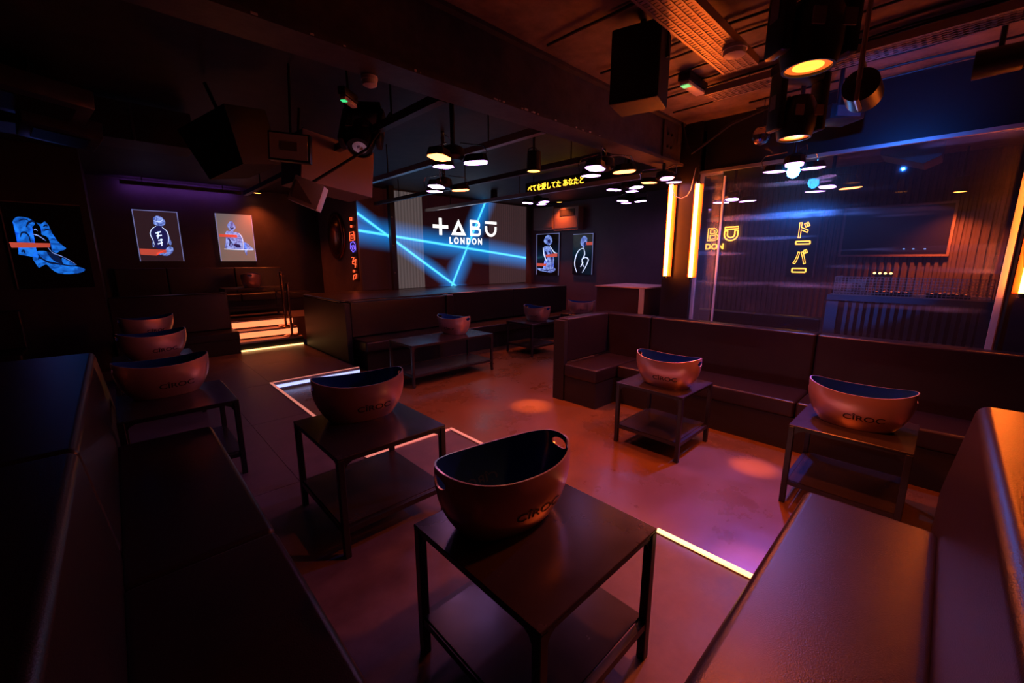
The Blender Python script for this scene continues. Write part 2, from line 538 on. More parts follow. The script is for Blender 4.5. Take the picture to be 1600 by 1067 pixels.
# edge trims of the sunken floor, each with its light strip
def edge(n, x0, x1, y0, y1, led):
    o = structure('trim_%d' % n, 'aluminium', x0, x1, y0, y1, -0.028, 0.006, bevel=0.003)
    return o
tr = edge(1, 2.075, 2.115, -2.6, 3.035, 'pink')
box('light_strip', 'led_pink', tr, 2.1155, 2.122, -2.6, 3.03, -0.06, -0.03)
box('light_strip', 'led_warm', tr, 2.08, 2.112, 0.30, 0.97, 0.006, 0.013)
box('light_strip', 'led_dim', tr, 2.082, 2.110, 2.2, 3.03, 0.006, 0.010)
tr = edge(2, 1.262, 2.074, 2.995, 3.035, 'pink')
box('light_strip', 'led_pink', tr, 1.30, 2.10, 3.0355, 3.042, -0.06, -0.03)
box('light_strip', 'led_dim', tr, 1.27, 2.07, 3.002, 3.03, 0.006, 0.010)
tr = edge(3, 1.262, 1.302, 3.036, 5.835, 'cool')
box('light_strip', 'led_cool', tr, 1.3025, 1.309, 3.04, 5.79, -0.06, -0.03)
box('light_strip', 'led_dim', tr, 1.268, 1.296, 3.04, 5.83, 0.006, 0.010)
tr = edge(4, 1.303, 2.445, 5.795, 5.835, 'cool')
box('light_strip', 'led_cool', tr, 1.31, 2.44, 5.788, 5.7945, -0.07, -0.03)

box('light_strip', 'led_dim', tr, 1.303, 2.44, 5.802, 5.83, 0.006, 0.010)

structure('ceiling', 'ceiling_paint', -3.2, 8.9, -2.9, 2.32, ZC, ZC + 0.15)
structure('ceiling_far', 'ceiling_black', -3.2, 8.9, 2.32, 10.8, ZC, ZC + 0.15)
structure('wall_left', 'black_wall', -3.2, -3.0, -2.9, 8.25, -0.35, ZC)
structure('wall_near', 'black_wall', -3.0, 8.6, -2.8, -2.6, -0.35, ZC)
structure('wall_alcove_left', 'black_wall', -3.0, XS0, 8.2, 8.4, -0.35, ZC)
structure('wall_alcove_side', 'black_wall', XS0 - 0.2, XS0, 8.4, 10.5, 0, ZC)
structure('wall_alcove_back', 'black_wall', XS0 - 0.2, XS1 + 0.2, YA, YA + 0.2, 0, ZC)
structure('wall_alcove_right', 'ribbed_wall', XS1, XS1 + 0.2, 8.4, 10.5, -0.13, ZC)
structure('wall_back', 'ribbed_wall', XS1, 8.6, YS, YS + 0.2, -0.35, ZC)
# ribbed far wall: one corrugated sheet
bm = bmesh.new()
y = -2.6; prev = None
pts = []
while y < 8.2:
    pts += [(XW, y), (XW - 0.022, y + 0.012), (XW - 0.022, y + 0.05), (XW, y + 0.062)]
    y += 0.085
pts = [p for p in pts if p[1] <= 3.4]
for x, y in pts:
    a, b = bm.verts.new((x, y, -0.13)), bm.verts.new((x, y, ZC))
    if prev: bm.faces.new((prev[0], a, b, prev[1]))
    prev = (a, b)
o = obj('wall_far', bm, 'ribbed_wall', None); o['kind'] = 'structure'
structure('wall_far_smooth', 'far_wall', XW - 0.02, XW, pts[-1][1], 8.2, -0.13, ZC)
structure('wall_far_backing', 'black_wall', XW + 0.01, XW + 0.2, -2.9, 8.4, -0.35, ZC)

# alcove floor and the steps up to it
ZP = 0.46
pf = structure('floor_alcove', 'platform_vinyl', XS0, XS1, 8.75, 10.5, 0.0, ZP)
st = structure('floor_steps', 'plinth', 1.42, 2.44, 8.22, 8.75, 0.0, 0.15)
box('tread', 'tread', st, 1.42, 2.43, 8.22, 8.47, 0.15, 0.165)
box('riser', 'plinth', st, 1.42, 2.44, 8.49, 8.75, 0.15, 0.30)
box('tread', 'tread', st, 1.42, 2.43, 8.49, 8.73, 0.30, 0.315)
box('nosing', 'aluminium', st, 1.42, 2.43, 8.205, 8.22, 0.135, 0.166)
box('nosing', 'aluminium', st, 1.42, 2.43, 8.475, 8.489, 0.285, 0.316)
box('nosing', 'aluminium', st, 1.42, 2.43, 8.735, 8.749, 0.445, 0.468)
box('light_strip', 'led_warm', st, 1.42, 2.42, 8.195, 8.204, 0.004, 0.03)
box('light_strip', 'led_step', st, 1.42, 2.42, 8.468, 8.474, 0.19, 0.284)
box('light_strip', 'led_step', st, 1.42, 2.42, 8.728, 8.734, 0.345, 0.444)

# main steel beam with flanges and web, and its end plate
bm_ = thing('steel_beam', 'long dark steel beam crossing the ceiling with chipped orange-lit lower flange', 'beam', (1.5, 2.32, 2.57))
box('lower_flange', 'beam_paint', bm_, -3.0, 4.72, 2.2, 2.44, 2.57, 2.595)
box('web', 'beam_paint', bm_, -3.0, 4.72, 2.25, 2.39, 2.595, 2.975)
box('upper_flange', 'beam_paint', bm_, -3.0, 4.72, 2.2, 2.44, 2.975, 2.999)
pl = box('end_plate', 'beam_paint', bm_, 4.30, 4.70, 2.232, 2.249, 2.60, 2.97)
for bx_, bz in ((4.38, 2.72), (4.38, 2.84), (4.46, 2.72), (4.46, 2.84)):
    lathe('bolt', 'plastic_black', bm_, [(0.014, 2.214), (0.014, 2.232)], (bx_, 0, bz), 6, 'y')
for k in range(26):
    x = random.uniform(-0.3, 3.6)
    s = random.uniform(0.004, 0.012)
    box('paint_flake', 'white_plastic', bm_, x, x + s * random.uniform(1, 3), 2.196, 2.1999, 2.575, 2.575 + s)
# pillar at the beam's end
p_ = structure('wall_pillar', 'pillar_black', 4.74, 5.08, 2.03, 2.37, -0.13, ZC)
# header over the glass and upper plates
structure('trim_5', 'plastic_black', 4.78, 4.98, -2.6, 2.03, 2.50, ZC)
structure('trim_6', 'aluminium', 4.765, 4.80, -2.6, 2.03, 2.468, 2.498)
# glass partition
wn = tag(bpy.data.objects.new('window_1', None), kind='structure'); wn.location = (4.8, 0.8, 0.85); COL.objects.link(wn)
box('pane', 'glass', wn, 4.80, 4.808, -0.26, 1.76, 0.80, 2.468)
box('pane', 'glass_edge_pane', wn, 4.80, 4.808, 1.80, 1.99, 0.80, 2.44)
box('glass_edge', 'pale_metal', wn, 4.79, 4.815, 1.765, 1.785, 0.80, 2.42)
box('glass_channel', 'pale_metal', wn, 4.78, 4.82, 1.99, 2.025, 0.80, 2.90)
box('glass_channel', 'pale_metal', wn, 4.785, 4.815, -0.30, -0.265, 0.80, 2.468)
box('cross_bar', 'pale_metal', wn, 4.785, 4.815, 1.80, 1.99, 2.445, 2.466)
structure('wall_booth_pier', 'black_wall', 4.80, 5.0, -2.6, -0.33, -0.13, 2.5)

# rails under the far ceiling
for k, (x, z, y0, y1, m) in enumerate(((1.75, 2.62, 2.5, 8.15, 'beam_paint'), (2.75, 2.62, 2.5, 8.15, 'aluminium'), (4.0, 2.66, 2.5, 8.15, 'beam_paint'),
                                      (5.15, 2.62, 2.5, 8.15, 'aluminium'))):
    r_ = thing('ceiling_rail', ['dark square ceiling rail nearest the picture alcove', 'grey square ceiling rail above the long low table',
                               'dark square ceiling rail over the middle of the dance floor', 'grey square ceiling rail nearest the far ribbed wall'][k], 'rail', (x, (y0 + y1) / 2, z))
    box('bar', m, r_, x - 0.03, x + 0.03, y0, y1, z - 0.03, z + 0.03)
    for yy in (3.2, 5.2, 7.2): tube('hanger', 'black_steel', r_, [(x, yy, z + 0.03), (x, yy, ZC)], 0.008, 6)


# ------------------------------------------------------------------ banquettes
def seats(parent, name, along, a0, a1, b0, b1, z0, z1, cuts, bevel=0.03, m='leather'):
    """upholstered blocks cut along one axis, each a cushion of its own"""
    c = [a0] + list(cuts) + [a1]
    for i in range(len(c) - 1):
        g = 0.002
        if along == 'x': box(name, m, parent, c[i] + g, c[i + 1] - g, b0, b1, z0, z1, bevel=bevel, seg=4)
        else: box(name, m, parent, b0, b1, c[i] + g, c[i + 1] - g, z0, z1, bevel=bevel, seg=4)


# near booth, left run
s = thing('banquette', 'dark purple-lit leather bench with wide ledge back at the left foreground', 'sofa', (-0.3, 1.8, 0))
box('plinth', 'plinth', s, -0.14, 0.31, 0.30, 3.31, 0.0, 0.30)
seats(s, 'seat_cushion', 'y', 0.38, 3.335, -0.125, 0.352, 0.30, 0.45, (1.80,), 0.028)
for y0, y1 in ((0.05, 2.03), (2.034, 4.2)):
    bmm = bmesh.new()
    add_prism(bmm, [(-1.05, 0.0), (-0.115, 0.0), (-0.115, 0.45), (-0.172, 0.9), (-1.05, 0.9)], y0, y1, 'xz')
    bmesh.ops.recalc_face_normals(bmm, faces=bmm.faces)
    bmesh.ops.dissolve_limit(bmm, angle_limit=0.01, verts=bmm.verts, edges=bmm.edges)
    bmesh.ops.bevel(bmm, geom=list(bmm.edges), offset=0.028, segments=4, profile=0.5, affect='EDGES')
    obj('back_block', bmm, 'leather', s, smooth=True, weighted=True)
# near booth, right run
s = thing('banquette', 'orange-lit leather bench with wide ledge back at the right foreground', 'sofa', (1.5, -0.3, 0))
box('plinth', 'plinth', s, 0.36, 2.27, -0.14, 0.31, 0.0, 0.30)
seats(s, 'seat_cushion', 'x', 0.37, 2.335, -0.125, 0.345, 0.30, 0.45, (), 0.04)
for x0, x1 in ((-0.10, 2.80),):
    bmm = bmesh.new()
    add_prism(bmm, [(-1.05, 0.0), (-0.115, 0.0), (-0.115, 0.45), (-0.175, 0.905), (-1.05, 0.905)], x0, x1, 'yz')
    bmesh.ops.recalc_face_normals(bmm, faces=bmm.faces)
    bmesh.ops.dissolve_limit(bmm, angle_limit=0.01, verts=bmm.verts, edges=bmm.edges)
    bmesh.ops.bevel(bmm, geom=list(bmm.edges), offset=0.04, segments=4, profile=0.5, affect='EDGES')
    obj('back_block', bmm, 'leather', s, smooth=True, weighted=True)

# L-shaped booth in front of the glass
s = thing('corner_banquette', 'L-shaped dark leather banquette running along the front of the glass', 'sofa', (4.35, 1.2, ZD))
box('plinth', 'plinth', s, 3.715, 4.75, 2.545, 2.985, ZD, 0.20)
box('plinth', 'plinth', s, 4.115, 4.75, -1.6, 2.545, ZD, 0.20)
box('end_panel', 'plinth', s, 3.70, 3.76, 2.99, 3.15, ZD, 0.86)
box('seat_cushion', 'leather', s, 3.70, 4.60, 2.53, 2.99, 0.20, 0.355, bevel=0.025)
seats(s, 'seat_cushion', 'y', -1.6, 2.527, 4.10, 4.60, 0.20, 0.35, (0.76,), 0.025)
box('back_cushion', 'leather', s, 3.762, 4.60, 2.99, 3.145, 0.36, 0.885, bevel=0.022)
seats(s, 'back_cushion', 'y', -1.6, 3.145, 4.60, 4.76, 0.20, 0.885, (0.76, 2.40), 0.025)

# far booth under the screen
s = thing('long_banquette', 'long dark leather banquette with deep ledge below the blue beam screen', 'sofa', (4.8, 6.3, ZD))
box('end_panel', 'plinth', s, 2.46, 2.54, 6.22, 8.12, ZD, 0.90)
box('plinth', 'plinth', s, 2.60, 7.9, 5.86, 6.3, ZD, 0.20)
seats(s, 'seat_cushion', 'x', 2.56, 7.9, 5.78, 6.30, 0.20, 0.36, (4.35, 6.1), 0.025)
seats(s, 'back_cushion', 'x', 2.56, 4.33, 6.28, 6.42, 0.36, 0.92, (), 0.025)
box('back_divider', 'leather', s, 4.335, 4.50, 6.26, 6.42, 0.36, 0.93, bevel=0.025)
seats(s, 'back_cushion', 'x', 4.505, 7.9, 6.34, 6.47, 0.36, 0.955, (6.1,), 0.025)
seats(s, 'ledge', 'x', 2.46, 4.33, 6.40, 8.12, 0.905, 0.945, (), 0.018)
box('ledge_body', 'plinth', s, 2.54, 7.9, 6.48, 8.12, ZD, 0.90)
box('ledge', 'leather', s, 4.335, 7.9, 6.475, 8.12, 0.905, 0.945, bevel=0.015)

# sofa beside the steps
s = thing('banquette', 'dark leather bench with tall square back beside the lit steps', 'sofa', (0.65, 8.4, 0))
box('plinth', 'plinth', s, -0.10, 1.405, 8.12, 8.74, 0.0, 0.24)
seats(s, 'seat_cushion', 'x', -0.11, 1.415, 8.10, 8.62, 0.24, 0.375, (), 0.018)
bmm = bmesh.new()
add_prism(bmm, [(8.50, 0.375), (8.745, 0.375), (8.745, 1.0), (8.56, 1.0)], -0.11, 1.38, 'yz')
bmesh.ops.recalc_face_normals(bmm, faces=bmm.faces)
bmesh.ops.bevel(bmm, geom=list(bmm.edges), offset=0.022, segments=3, profile=0.5, affect='EDGES')
obj('back_cushion', bmm, 'leather', s, smooth=True, weighted=True)

# alcove bench along the picture wall
s = thing('banquette', 'low dark leather bench under the two lit pictures in the raised alcove', 'sofa', (1.5, 10.2, ZP))
box('plinth', 'plinth', s, 0.02, 3.2, 9.98, 10.49, ZP, 0.72)
seats(s, 'seat_cushion', 'x', 0.02, 3.2, 9.95, 10.32, 0.72, 0.87, (0.75, 1.85), 0.02)
seats(s, 'back_cushion', 'x', 0.02, 2.75, 10.32, 10.49, 0.87, 1.40, (0.75, 1.85), 0.02)

# bench at the far left wall
s = thing('banquette', 'shadowed dark bench below the blue picture at the far left', 'sofa', (-1.6, 7.2, 0))
box('plinth', 'plinth', s, -1.78, -0.92, 7.5, 8.18, 0, 0.30)
seats(s, 'seat_cushion', 'x', -1.8, -0.9, 7.45, 8.0, 0.30, 0.45, (), 0.02)
seats(s, 'back_cushion', 'x', -1.8, -0.9, 7.98, 8.18, 0.45, 0.93, (), 0.02)

# bench behind the glass
s = thing('banquette', 'dark leather bench behind the glass next to the slatted booth', 'sofa', (5.8, 1.8, ZD))
box('plinth', 'plinth', s, 5.50, 6.12, 0.98, 2.55, ZD, 0.22)
seats(s, 'seat_cushion', 'y', 0.98, 2.55, 5.45, 5.98, 0.22, 0.36, (1.7,), 0.02)
seats(s, 'back_cushion', 'y', 0.98, 2.55, 5.98, 6.14, 0.22, 0.87, (1.7,), 0.022)


# ------------------------------------------------------------------ tables
def make_table(label, cx, cy, z0, w, d, h, castors=False, rot=0, shelf_z=0.17):
    t = thing('steel_table', label, 'table', (0, 0, 0), 'black steel side tables')
    x0, x1, y0, y1 = -w / 2, w / 2, -d / 2, d / 2
    q = 0.034
    zb = 0.045 if castors else 0.0
    obj('table_top', bx(x0, x1, y0, y1, h - 0.012, h, bevel=0.002, seg=1), 'table_plate', t)
    leg = bx(0, q, 0, q, zb, h - 0.012, bevel=0.003, seg=1)
    lm = None
    for lx, ly in ((x0, y0), (x1 - q, y0), (x0, y1 - q), (x1 - q, y1 - q)):
        if lm is None:
            lo = obj('leg', leg, 'black_steel', t); lm = lo.data
        else:
            lo = bpy.data.objects.new('leg', lm); lo.parent = t; COL.objects.link(lo)
        lo.location = (lx, ly, 0)
    for zz, nm, rh in ((h - 0.030, 'rail', 0.018), (shelf_z - 0.03, 'shelf_rail', 0.03)):
        for yy in (y0, y1 - q): obj(nm, bx(x0 + q, x1 - q, yy + 0.004, yy + q - 0.004, zz, zz + rh), 'black_steel', t)
        for xx in (x0, x1 - q): obj(nm, bx(xx + 0.004, xx + q - 0.004, y0 + q, y1 - q, zz, zz + rh), 'black_steel', t)
    obj('shelf', bx(x0 + 0.012, x1 - 0.012, y0 + q, y1 - q, shelf_z, shelf_z + 0.006), 'table_plate', t)
    g = 0.05
    for sx, xx in ((1, x0 + q), (-1, x1 - q)):
        for yy in (y0 + 0.008, y1 - 0.012):
            zt = h - 0.030
            b = add_prism(bmesh.new(), [(xx, zt), (xx + sx * g, zt), (xx + sx * g * 0.35, zt - g * 0.35), (xx, zt - g)], yy, yy + 0.004, 'xz')
            obj('gusset', b, 'black_steel', t)
    for sy, yy in ((1, y0 + q), (-1, y1 - q)):
        for xx in (x0 + 0.008, x1 - 0.012):
            zt = h - 0.030
            b = add_prism(bmesh.new(), [(yy, zt), (yy + sy * g, zt), (yy + sy * g * 0.35, zt - g * 0.35), (yy, zt - g)], xx, xx + 0.004, 'yz')
            obj('gusset', b, 'black_steel', t)
    if castors:
        for lx in (x0 + q / 2, x1 - q / 2):
            for ly in (y0 + q / 2, y1 - q / 2):
                cst = obj('castor', bx(lx - 0.014, lx + 0.014, ly - 0.012, ly + 0.012, 0.028, zb), 'black_steel', t)
                obj('wheel', add_lathe(bmesh.new(), [(0.024, -0.009), (0.024, 0.009)], (lx + 0.006, ly, 0.024), 14, 'y'), 'plastic_black', cst, smooth=True)
    t.location = (cx, cy, z0)
    t.rotation_euler = (0, 0, R(rot))
    return t


make_table('black steel side table standing nearest the camera in the foreground', 1.02, 0.945, 0, 0.645, 0.65, 0.57)
make_table('black steel side table behind the foreground one, at the corner of the lit floor trim', 1.013, 2.335, 0, 0.65, 0.70, 0.57)
make_table('black steel side table in front of the L-shaped banquette corner', 3.475, 1.64, ZD, 0.62, 0.61, 0.57)
make_table('black steel side table with blue-lit shelf between right bench and glass', 3.46, 0.30, ZD, 0.62, 0.61, 0.57)
make_table('long low black steel table on castors before the far banquette', 3.33, 4.93, ZD, 1.38, 0.62, 0.57, True)
make_table('black steel side table right of the long low table on the dance floor', 5.40, 5.13, ZD, 0.66, 0.65, 0.57)
make_table('black steel side table farthest right, half hidden behind the L-shaped banquette', 6.95, 5.15, ZD, 0.66, 0.65, 0.57)
make_table('black steel side table at the far end of the left foreground bench', 0.215, 3.745, 0, 0.64, 0.70, 0.57)
make_table('black steel side table second from the left bench under the middle bowl', 0.20, 5.50, 0, 0.64, 0.70, 0.57)
make_table('black steel side table farthest along the left row under the rear bowl', 0.24, 7.12, 0, 0.64, 0.70, 0.57)
make_table('black steel table on the alcove floor below the grey picture', 1.95, 9.45, ZP, 1.0, 0.55, 0.57)


# ------------------------------------------------------------------ oval tubs with a logo
BA, BB, BH, BDH = 0.281, 0.172, 0.238, 0.040


def tub_point(th, s, off=0.0):
    q_ = min(1, s)
    r = 0.68 + 0.32 * (1 - (1 - q_) ** 2.7) - 0.012 * max(0, q_ - 0.75) / 0.25
    hz = BH + BDH * abs(math.cos(th)) ** 2.2
    ct, stn = math.cos(th), math.sin(th)
    e = 0.9
    return Vector(((BA * r + off) * math.copysign(abs(ct) ** e, ct), (BB * r + off) * math.copysign(abs(stn) ** e, stn), s * hz))


def make_tub():
    N, K = 72, 16
    bm = bmesh.new()
    T = 0.007
    def shell(off, zoff):
        rows = []
        for k in range(K + 1):
            s_ = k / K
            rows.append([bm.verts.new(tub_point(2 * PI * i / N, s_, off) + Vector((0, 0, zoff * (1 - s_)))) for i in range(N)])
        return rows
    O = shell(0, 0); I = shell(-T, 0.008)
    for k in range(K):
        for i in range(N):
            j = (i + 1) % N
            bm.faces.new((O[k][i], O[k][j], O[k + 1][j], O[k + 1][i])).material_index = 0
            bm.faces.new((I[k][i], I[k + 1][i], I[k + 1][j], I[k][j])).material_index = 1
    for i in range(N):
        j = (i + 1) % N
        bm.faces.new((O[K][i], O[K][j], I[K][j], I[K][i])).material_index = 2
    bm.faces.new(O[0][::-1]).material_index = 0
    bm.faces.new(I[0]).material_index = 1
    bmesh.ops.recalc_face_normals(bm, faces=bm.faces)
    me = bpy.data.meshes.new('tub'); bm.to_mesh(me); bm.free()
    for mm in ('copper', 'bowl_lining', 'bowl_rim'): me.materials.append(MAT[mm])
    ob = bpy.data.objects.new('tub', me); COL.objects.link(ob)
    # handle holes through both ends
    cb = bmesh.new()
    add_lathe(cb, [(1, -0.5), (1, 0.5)], (0, 0, 0), 28, 'x')
    for v in cb.verts: v.co = Vector((v.co.x, v.co.y * 0.044, v.co.z * 0.021 + 0.234))
    bmesh.ops.recalc_face_normals(cb, faces=cb.faces)
    cm = bpy.data.meshes.new('cut'); cb.to_mesh(cm); cb.free()
    for mm in ('copper', 'bowl_lining', 'bowl_rim'): cm.materials.append(MAT[mm])
    cm.polygons.foreach_set('material_index', [2] * len(cm.polygons))
    co = bpy.data.objects.new('cut', cm); COL.objects.link(co)
    md = ob.modifiers.new('b', 'BOOLEAN'); md.operation = 'DIFFERENCE'; md.object = co; md.solver = 'EXACT'
    dg = bpy.context.evaluated_depsgraph_get()
    res = bpy.data.meshes.new_from_object(ob.evaluated_get(dg))
    bpy.data.objects.remove(ob); bpy.data.objects.remove(co)
    res.polygons.foreach_set('use_smooth', [True] * len(res.polygons))
    res.set_sharp_from_angle(angle=R(35))
    return res


def tub_logo(side, off):
    me = text_mesh('C\u00ceROC', 0.05, bold=0.0006, sx=1.35)
    for v in me.vertices:
        u, t_ = v.co.x + 0.045, v.co.y
        th0 = -PI / 2 if side > 0 else PI / 2
        # angle whose x on the tub at that height equals u
        s_ = 0.40 + t_ / BH
        th = th0
        for _ in range(24):
            p = tub_point(th, s_, 0)
            err = (u if side > 0 else -u) - p.x
            th += err / (BA * 0.9) * (1 if side > 0 else -1)
        p = tub_point(th, s_, off)
        v.co = p
    return me


TUB = make_tub()
LOGO = [(tub_logo(1, 0.0016), 'bowl_ink'), (tub_logo(-1, 0.0016), 'bowl_ink'), (tub_logo(1, -0.0088), 'bowl_ink_inner'), (tub_logo(-1, -0.0088), 'bowl_ink_inner')]
for me, m in LOGO: me.materials.append(MAT[m])


def tub(label, x, y, z, rot, sc=1.0):
    t = thing('ice_tub', label, 'ice bucket', (x, y, z), 'oval copper ice tubs on the tables')
    b = bpy.data.objects.new('tub_body', TUB); b.parent = t; COL.objects.link(b)
    for me, m in LOGO:
        l = bpy.data.objects.new('logo', me); l.parent = b; COL.objects.link(l)
    t.rotation_euler = (0, 0, R(rot)); t.scale = (sc, sc, sc)
    return t


ZT = 0.571
tub('oval copper ice tub on the table nearest the camera', 0.985, 1.065, ZT, -9)
tub('oval copper ice tub on the second foreground table by the lit floor trim', 1.04, 2.49, ZT, -10)
tub('oval copper ice tub before the L-shaped banquette, blue lining showing', 3.42, 1.60, ZD + ZT, -88)
tub('oval copper ice tub at the right, on the table with the blue-lit shelf', 3.47, 0.30, ZD + ZT, -88)
tub('oval copper ice tub on the long low table on castors', 3.60, 5.03, ZD + ZT, -76)
tub('oval copper ice tub on the table right of the long low table', 5.50, 5.10, ZD + ZT, -90)
tub('oval copper ice tub farthest right, partly behind the L-shaped banquette', 6.90, 5.15, ZD + ZT, -60)
tub('oval copper ice tub nearest in the left row, beyond the left bench', 0.18, 3.93, ZT, 4)
tub('oval copper ice tub in the middle of the left row', 0.21, 5.52, ZT, 12)
tub('oval copper ice tub at the back of the left row', 0.24, 7.1, ZT, 14)
tub('small-looking copper ice tub in the raised alcove below the grey picture', 1.95, 9.45, ZP + ZT, 75)

# ------------------------------------------------------------------ screen wall
s = thing('projection_screen', 'wide wall screen showing blue light beams and white club name', 'screen', (6.0, SCR_Y, 0.95))
xa, xb = at(563, 390, y=SCR_Y).x, at(822, 390, y=SCR_Y).x
bmm = bx(xa, xb, SCR_Y, SCR_Y + 0.04, 0.95, 2.96)
bmesh.ops.translate(bmm, verts=bmm.verts, vec=(0, 0, 0))
scr = obj('screen_sheet', bmm, 'screen', s)
# the sheet keeps world coordinates so the beams stay where they are
scr.data.transform(Matrix.Translation(s.location)); scr.location = -s.location


def px_rect(x0, y0, x1, y1, yy=SCR_Y):
    a = at(x0, y1, y=yy); b = at(x1, y0, y=yy)
    return a.x, b.x, a.z, b.z


D0, D1 = SCR_Y - 0.008, SCR_Y - 0.002
x0, x1, z0, z1 = px_rect(676.5, 341.5, 699.5, 366.5)
t_ = 0.20 * (z1 - z0); xm, zm = (x0 + x1) / 2, (z0 + z1) / 2
b = bmesh.new(); add_box(b, xm - t_ / 2, xm + t_ / 2, D0, D1, z0, z1); add_box(b, x0, xm - t_ / 2, D0, D1, zm - t_ / 2, zm + t_ / 2); add_box(b, xm + t_ / 2, x1, D0, D1, zm - t_ / 2, zm + t_ / 2)
obj('letter', b, 'screen_white', s)
x0, x1, z0, z1 = px_rect(705, 343.5, 727.5, 367)
b = bmesh.new()
def tri(x0, x1, z0, z1): return [(x0, z0), (x1, z0), ((x0 + x1) / 2, z1)]
o3 = tri(x0, x1, z0, z1); hh = z1 - z0; i3 = tri(x0 + 0.29 * (x1 - x0), x1 - 0.29 * (x1 - x0), z0 + 0.17 * hh, z1 - 0.37 * hh)
for k in range(3):
    add_prism(b, [o3[k], o3[(k + 1) % 3], i3[(k + 1) % 3], i3[k]], D0, D1, 'xz')
obj('letter', b, 'screen_white', s)
x0, x1, z0, z1 = px_rect(734.5, 345, 751, 368.5)
hh = z1 - z0; t_ = 0.17 * hh
b = bmesh.new(); add_box(b, x0, x0 + t_, D0, D1, z0, z1)
for zb0, zb1, xr in ((z0, z0 + 0.56 * hh, x1), (z0 + 0.56 * hh - t_ * 0.6, z1, x1 - 0.08 * (x1 - x0))):
    rr = (zb1 - zb0) / 2; zc_ = (zb0 + zb1) / 2; xc_ = xr - rr
    po = [(x0 + t_, zb1), (xc_, zb1)] + [(xc_ + rr * math.cos(a), zc_ + rr * math.sin(a)) for a in [PI / 2 - PI * k / 12 for k in range(1, 12)]] + [(xc_, zb0), (x0 + t_, zb0)]
    r2_ = rr - t_ * 0.9
    pi_ = [(x0 + t_, zc_ + r2_), (xc_, zc_ + r2_)] + [(xc_ + r2_ * math.cos(a), zc_ + r2_ * math.sin(a)) for a in [PI / 2 - PI * k / 12 for k in range(1, 12)]] + [(xc_, zc_ - r2_), (x0 + t_, zc_ - r2_)]
    dd = 0.0005 if zb0 > z0 else 0.0
    for k in range(len(po) - 1): add_prism(b, [po[k], po[k + 1], pi_[k + 1], pi_[k]], D0 + dd, D1, 'xz')
obj('letter', b, 'screen_white', s)
x0, x1, z0, z1 = px_rect(758, 347, 775.5, 369.5)
hh = z1 - z0; t_ = 0.17 * hh
b = bmesh.new(); add_box(b, x0, x1, D0, D1, z1 - t_ * 0.95, z1)
ro = (x1 - x0) / 2; zc = z0 + ro; xm = (x0 + x1) / 2; zt = z1 - t_ * 1.9
outer = [(x0, zt), (x0, zc)] + [(xm + ro * math.cos(a), zc + ro * math.sin(a)) for a in [PI + PI * k / 14 for k in range(1, 14)]] + [(x1, zc), (x1, zt)]
ri = ro - t_
inner = [(x0 + t_, zt), (x0 + t_, zc)] + [(xm + ri * math.cos(a), zc + ri * math.sin(a)) for a in [PI + PI * k / 14 for k in range(1, 14)]] + [(x1 - t_, zc), (x1 - t_, zt)]
for k in range(len(outer) - 1): add_prism(b, [outer[k], outer[k + 1], inner[k + 1], inner[k]], D0, D1, 'xz')
obj('letter', b, 'screen_white', s)
x0, x1, z0, z1 = px_rect(702.5, 372.5, 752.5, 380.8)
me = fit(text_mesh('L O N D O N', 1.0, extrude=0.003, bold=0.03), x1 - x0, z1 - z0)
obj('lettering', place(me, ((x0 + x1) / 2, D0, (z0 + z1) / 2), FACE_Y), 'screen_white', s)
# dark pole in front of the screen
p0 = at(615, 400, y=7.95)
s = thing('support_post', 'slim black post standing in front of the screen', 'post', (p0.x, 7.95, 0.946))
box('post', 'plastic_black', s, p0.x - 0.055, p0.x + 0.055, 7.90, 8.0, 0.946, ZC)
for zz in (1.3, 1.85, 2.4): lathe('bolt', 'chrome', s, [(0.012, 7.89), (0.012, 7.90)], (p0.x - 0.02, 0, zz), 8, 'y')
# small head-shaped round stool top just above the ledge
# LED ticker above the dance floor
xt = 5.55
a = at(825, 293, x=xt); b_ = at(912, 283, x=xt)
zc = (a.z + b_.z) / 2
s = thing('ticker_display', 'black hanging ticker display with scrolling yellow Japanese characters', 'sign', (xt + 0.05, (a.y + b_.y) / 2, zc))
box('housing', 'plastic_black', s, xt, xt + 0.08, b_.y - 0.5, a.y + 0.06, zc - 0.10, zc + 0.10)
me = fit(text_mesh('\u3079\u3066\u3092\u611b\u3057\u3066\u305f \u3042\u306a\u305f\u3068', 1.0, extrude=0.002, bold=0.01), a.y - b_.y, 0.115)
obj('lettering', place(me, (xt - 0.004, (a.y + b_.y) / 2, zc), FACE_X), 'ticker_text', s)
for yy in (a.y - 0.1, b_.y - 0.3): tube('hanger', 'black_steel', s, [(xt + 0.04, yy, zc + 0.1), (xt + 0.04, yy, ZC)], 0.008, 6)


